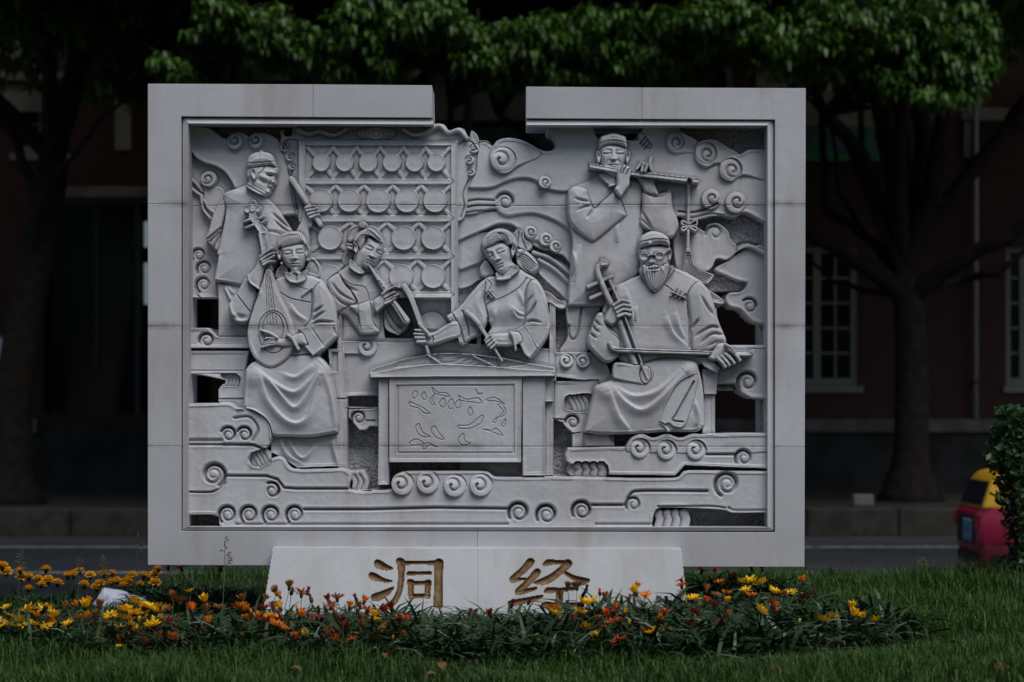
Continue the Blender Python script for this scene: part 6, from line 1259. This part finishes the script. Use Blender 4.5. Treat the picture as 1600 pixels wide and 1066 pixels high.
for a in ((608, 1030, .062, 'upright brown dry leaf on the lawn below the first character', 1.2), (688, 1043, .07, 'flat brown dry leaf on the lawn between the characters', .4), (460, 1050, .06, 'dry brown leaf on the lawn below the left end of the plinth', .6), (674, 1055, .045, 'small pale dry leaf at the lower edge below the plinth middle', .4),
          (1565, 1050, .085, 'large brown dry leaf on the lawn in the lower right corner', .6), (1490, 1008, .06, 'brown dry leaf half sunk in the grass right of the flowers', .5), (286, 1040, .055, 'pale dry leaf on the grass under the left flower bed', .5), (1210, 1045, .05, 'small dry leaf on the grass below the right flower bed', .4)): dry_leaf(*a)
M_STALK = mat('dry_grass_stalk', (.13, .13, .07), .7, .2)
def stalk(u, vt, y, label):
    p = at(u, vt, y); z0 = float(lawn_z(np.array(p.x), np.array(y))); h = p.z - z0; T = empty('grass_stalk', (p.x, y, z0)); tag(T, label, 'grass', 'seeding grass stalks'); mb = MB()
    mb.tube([(-.02, 0, 0), (-.008, 0, h * .5), (0, 0, h)], [.0022, .0018, .0012], 5); mb.build('stem', M_STALK, T); mb = MB(); q = random.Random(int(u))
    for i in range(12): z = h * (.7 + .3 * i / 12); a = q.uniform(0, 6.28); L = .03 * (1.2 - i / 14); mb.tube([(0, 0, z), (math.cos(a) * L, math.sin(a) * L * .6, z + .01), (math.cos(a) * L * 1.3, math.sin(a) * L * .6, z - .002)], [.0008, .0045, .001], 5)
    mb.build('seed_head', M_STALK, T)
for a in ((352, 838, -.12, 'tall seeding grass stalk in front of the lower left corner of the frame'), (215, 832, 1.5, 'tall seeding grass stalk just left of the frame'), (125, 872, 1.6, 'short seeding grass stalk above the marigolds in the middle of their row'), (162, 868, 1.7, 'pale seeding grass stalk above the plastic bag'), (32, 860, 2.0, 'seeding grass stalk at the far left edge above the marigolds'), (1440, 872, 2.9, 'thin grass stalk on the right lawn against the road')): stalk(*a)
# ---------------------------------------------------------------- taxi on the road, half behind the hedge
M_MAG = mat('crimson_car_paint', (.36, .018, .06), .28, .5); M_YEL = mat('yellow_car_paint', (.72, .38, .02), .3, .5); M_GLS = mat('car_glass', (.02, .025, .035), .05, .6); M_BLK = mat('black_plastic', (.012, .012, .013), .5, .4); M_DCR = mat('dark_crimson_bumper', (.16, .012, .028), .4, .4)
CAR = empty('taxi', (at(1496, 0, 17.6).x, 17.0, ROADZ)); tag(CAR, 'crimson and yellow hatchback taxi on the road behind the hedge', 'taxi')
def loft(st, prof):
    mb = MB(); n = len(prof(*st[0][1:])); V = []
    for s_ in st: V += [(s_[0], y, z) for y, z in prof(*s_[1:])]
    F = [(i * n + k, i * n + (k + 1) % n, (i + 1) * n + (k + 1) % n, (i + 1) * n + k) for i in range(len(st) - 1) for k in range(n)] + [tuple(range(n)), tuple(range((len(st) - 1) * n, len(st) * n))[::-1]]
    mb.add(V, F); return mb
sec = lambda hw, zl, zb: [(-hw * .88, zl), (-hw * .98, zl + .08), (-hw, zl + .3 * (zb - zl)), (-hw * .99, zl + .75 * (zb - zl)), (-hw * .94, zb), (hw * .94, zb), (hw * .99, zl + .75 * (zb - zl)), (hw, zl + .3 * (zb - zl)), (hw * .98, zl + .08), (hw * .88, zl)]
loft([(0, .68, .42, .84), (.05, .76, .40, .89), (.2, .80, .40, .92), (.9, .82, .38, .93), (2.5, .82, .38, .92), (3.1, .80, .4, .86), (3.5, .76, .42, .78), (3.68, .66, .45, .70)], sec).build('body', M_MAG, CAR, bevel=.05, seg=3, smooth=True)
loft([(.03, .67, .2, .58), (.08, .765, .17, .6), (.3, .79, .16, .62), (3.2, .79, .16, .62), (3.6, .74, .18, .6), (3.67, .64, .22, .58)], sec).build('bumper', M_DCR, CAR, bevel=.03, seg=3, smooth=True)
hw = lambda z: .765 - (z - .9) * .34
pr = [(.04, .89), (.17, 1.22), (.25, 1.31), (.42, 1.35), (1.7, 1.36), (2.0, 1.31), (2.75, .90)]
mb = MB(); n = len(pr); mb.add([(x, -hw(z), z) for x, z in pr] + [(x, hw(z), z) for x, z in pr], [tuple(range(n)), tuple(range(2 * n - 1, n - 1, -1))] + [(i, i + n, (i + 1) % n + n, (i + 1) % n) for i in range(n)]); mb.build('cabin', M_YEL, CAR, bevel=.04, seg=3, smooth=True)
def slab(name, pts, m, off, parent=CAR):
    P = [Vector(p) for p in pts]; nn = (P[1] - P[0]).cross(P[2] - P[1]).normalized(); mb = MB(); k = len(P); mb.add([p + nn * off for p in P] + [p - nn * .01 for p in P], [tuple(range(k)), tuple(range(2 * k - 1, k - 1, -1))] + [(i, i + k, (i + 1) % k + k, (i + 1) % k) for i in range(k)]); return mb.build(name, m, parent, bevel=.008)
rw = lambda t, e: (pr[0][0] + (pr[1][0] - pr[0][0]) * t, e * (hw(.89 + .33 * t) - .09), .89 + .33 * t)
slab('rear_window', [rw(.1, 1), rw(.1, -1), rw(.97, -1), rw(.97, 1)], M_GLS, .012)
for e in (-1, 1):
    q = lambda x, z: (x, e * hw(z), z); A = [q(.34, .97), q(1.15, .97), q(1.15, 1.27), q(.46, 1.27)]; Bq = [q(1.23, .97), q(2.45, .97), q(2.0, 1.22), q(1.23, 1.27)]
    for W_ in (A, Bq): slab('side_window', W_ if e < 0 else W_[::-1], M_GLS, .010)
    for xw in (.68, 2.95):
        mb = MB(); mb.tube([(xw, e * .66, .28), (xw, e * .80, .28)], [.28, .28], 24); tw_ = mb.build('wheel', mat('tyre', (.015, .015, .015), .8, .2), CAR, bevel=.03); mb = MB(); mb.tube([(xw, e * .79, .28), (xw, e * .812, .28)], [.17, .15], 16); mb.build('rim', mat('steel_rim', (.3, .3, .3), .4, .5, metallic=.7), tw_)
        mb = MB(); mb.tube([(xw, e * .78, .29), (xw, e * .822, .29)], [.33, .33], 24); mb.build('wheel_arch', M_BLK, CAR)
    slab('tail_light', [(-.012, e * .70, .66), (-.012, e * .58, .66), (-.012, e * .58, .82), (-.012, e * .70, .82)][::e], mat('tail_lamp', (.25, .01, .01), .2, .5), .014)
    mb = MB(); mb.box(.35, 3.3, e * .826 - .006, e * .826 + .006, .64, .66); mb.build('trim_strip', M_BLK, CAR)
    mb = MB(); mb.box(.16, .5, e * .79 - .012, e * .79 + .012, .24, .36); mb.build('side_vent', M_BLK, CAR)
for xg in (.3, 1.2, 2.35):
    for e in (-1, 1): mb = MB(); mb.box(xg - .004, xg + .004, e * .823 - .004, e * .823 + .004, .45, .9); mb.build('door_gap', M_BLK, CAR)
mb = MB(); mb.box(-.02, .04, -.5, .5, .46, .80); mb.build('plate_recess', M_BLK, CAR, bevel=.01)
mb = MB(); mb.box(-.0, .06, -.62, .62, .24, .36); mb.build('lower_grille', M_BLK, CAR, bevel=.01)
mb = MB(); mb.box(-.045, -.022, -.46, .0, .50, .76); pl = mb.build('licence_plate', mat('blue_plate', (.07, .22, .34), .4, .4), CAR, bevel=.006)
mb = MB(); rc = random.Random(3)
for z, n_ in ((.69, 3), (.56, 5)):
    for i in range(n_): y = -.42 + .38 * (i + .5) / n_; mb.box(-.048, -.0455, y - .012, y + .012, z - .035, z + .04); mb.box(-.0482, -.0456, y - .025, y + .025, z + rc.uniform(-.03, .02), z + .03)
mb.build('plate_marks', mat('plate_white', (.25, .32, .36), .5, .3), pl)
mb = MB()
for y in (-.36, -.12): mb.tube([(-.05, y, .745), (-.044, y, .745)], [.012, .012], 8)
mb.build('plate_screws', mat('bright_screw', (.8, .8, .8), .3, .5), pl)
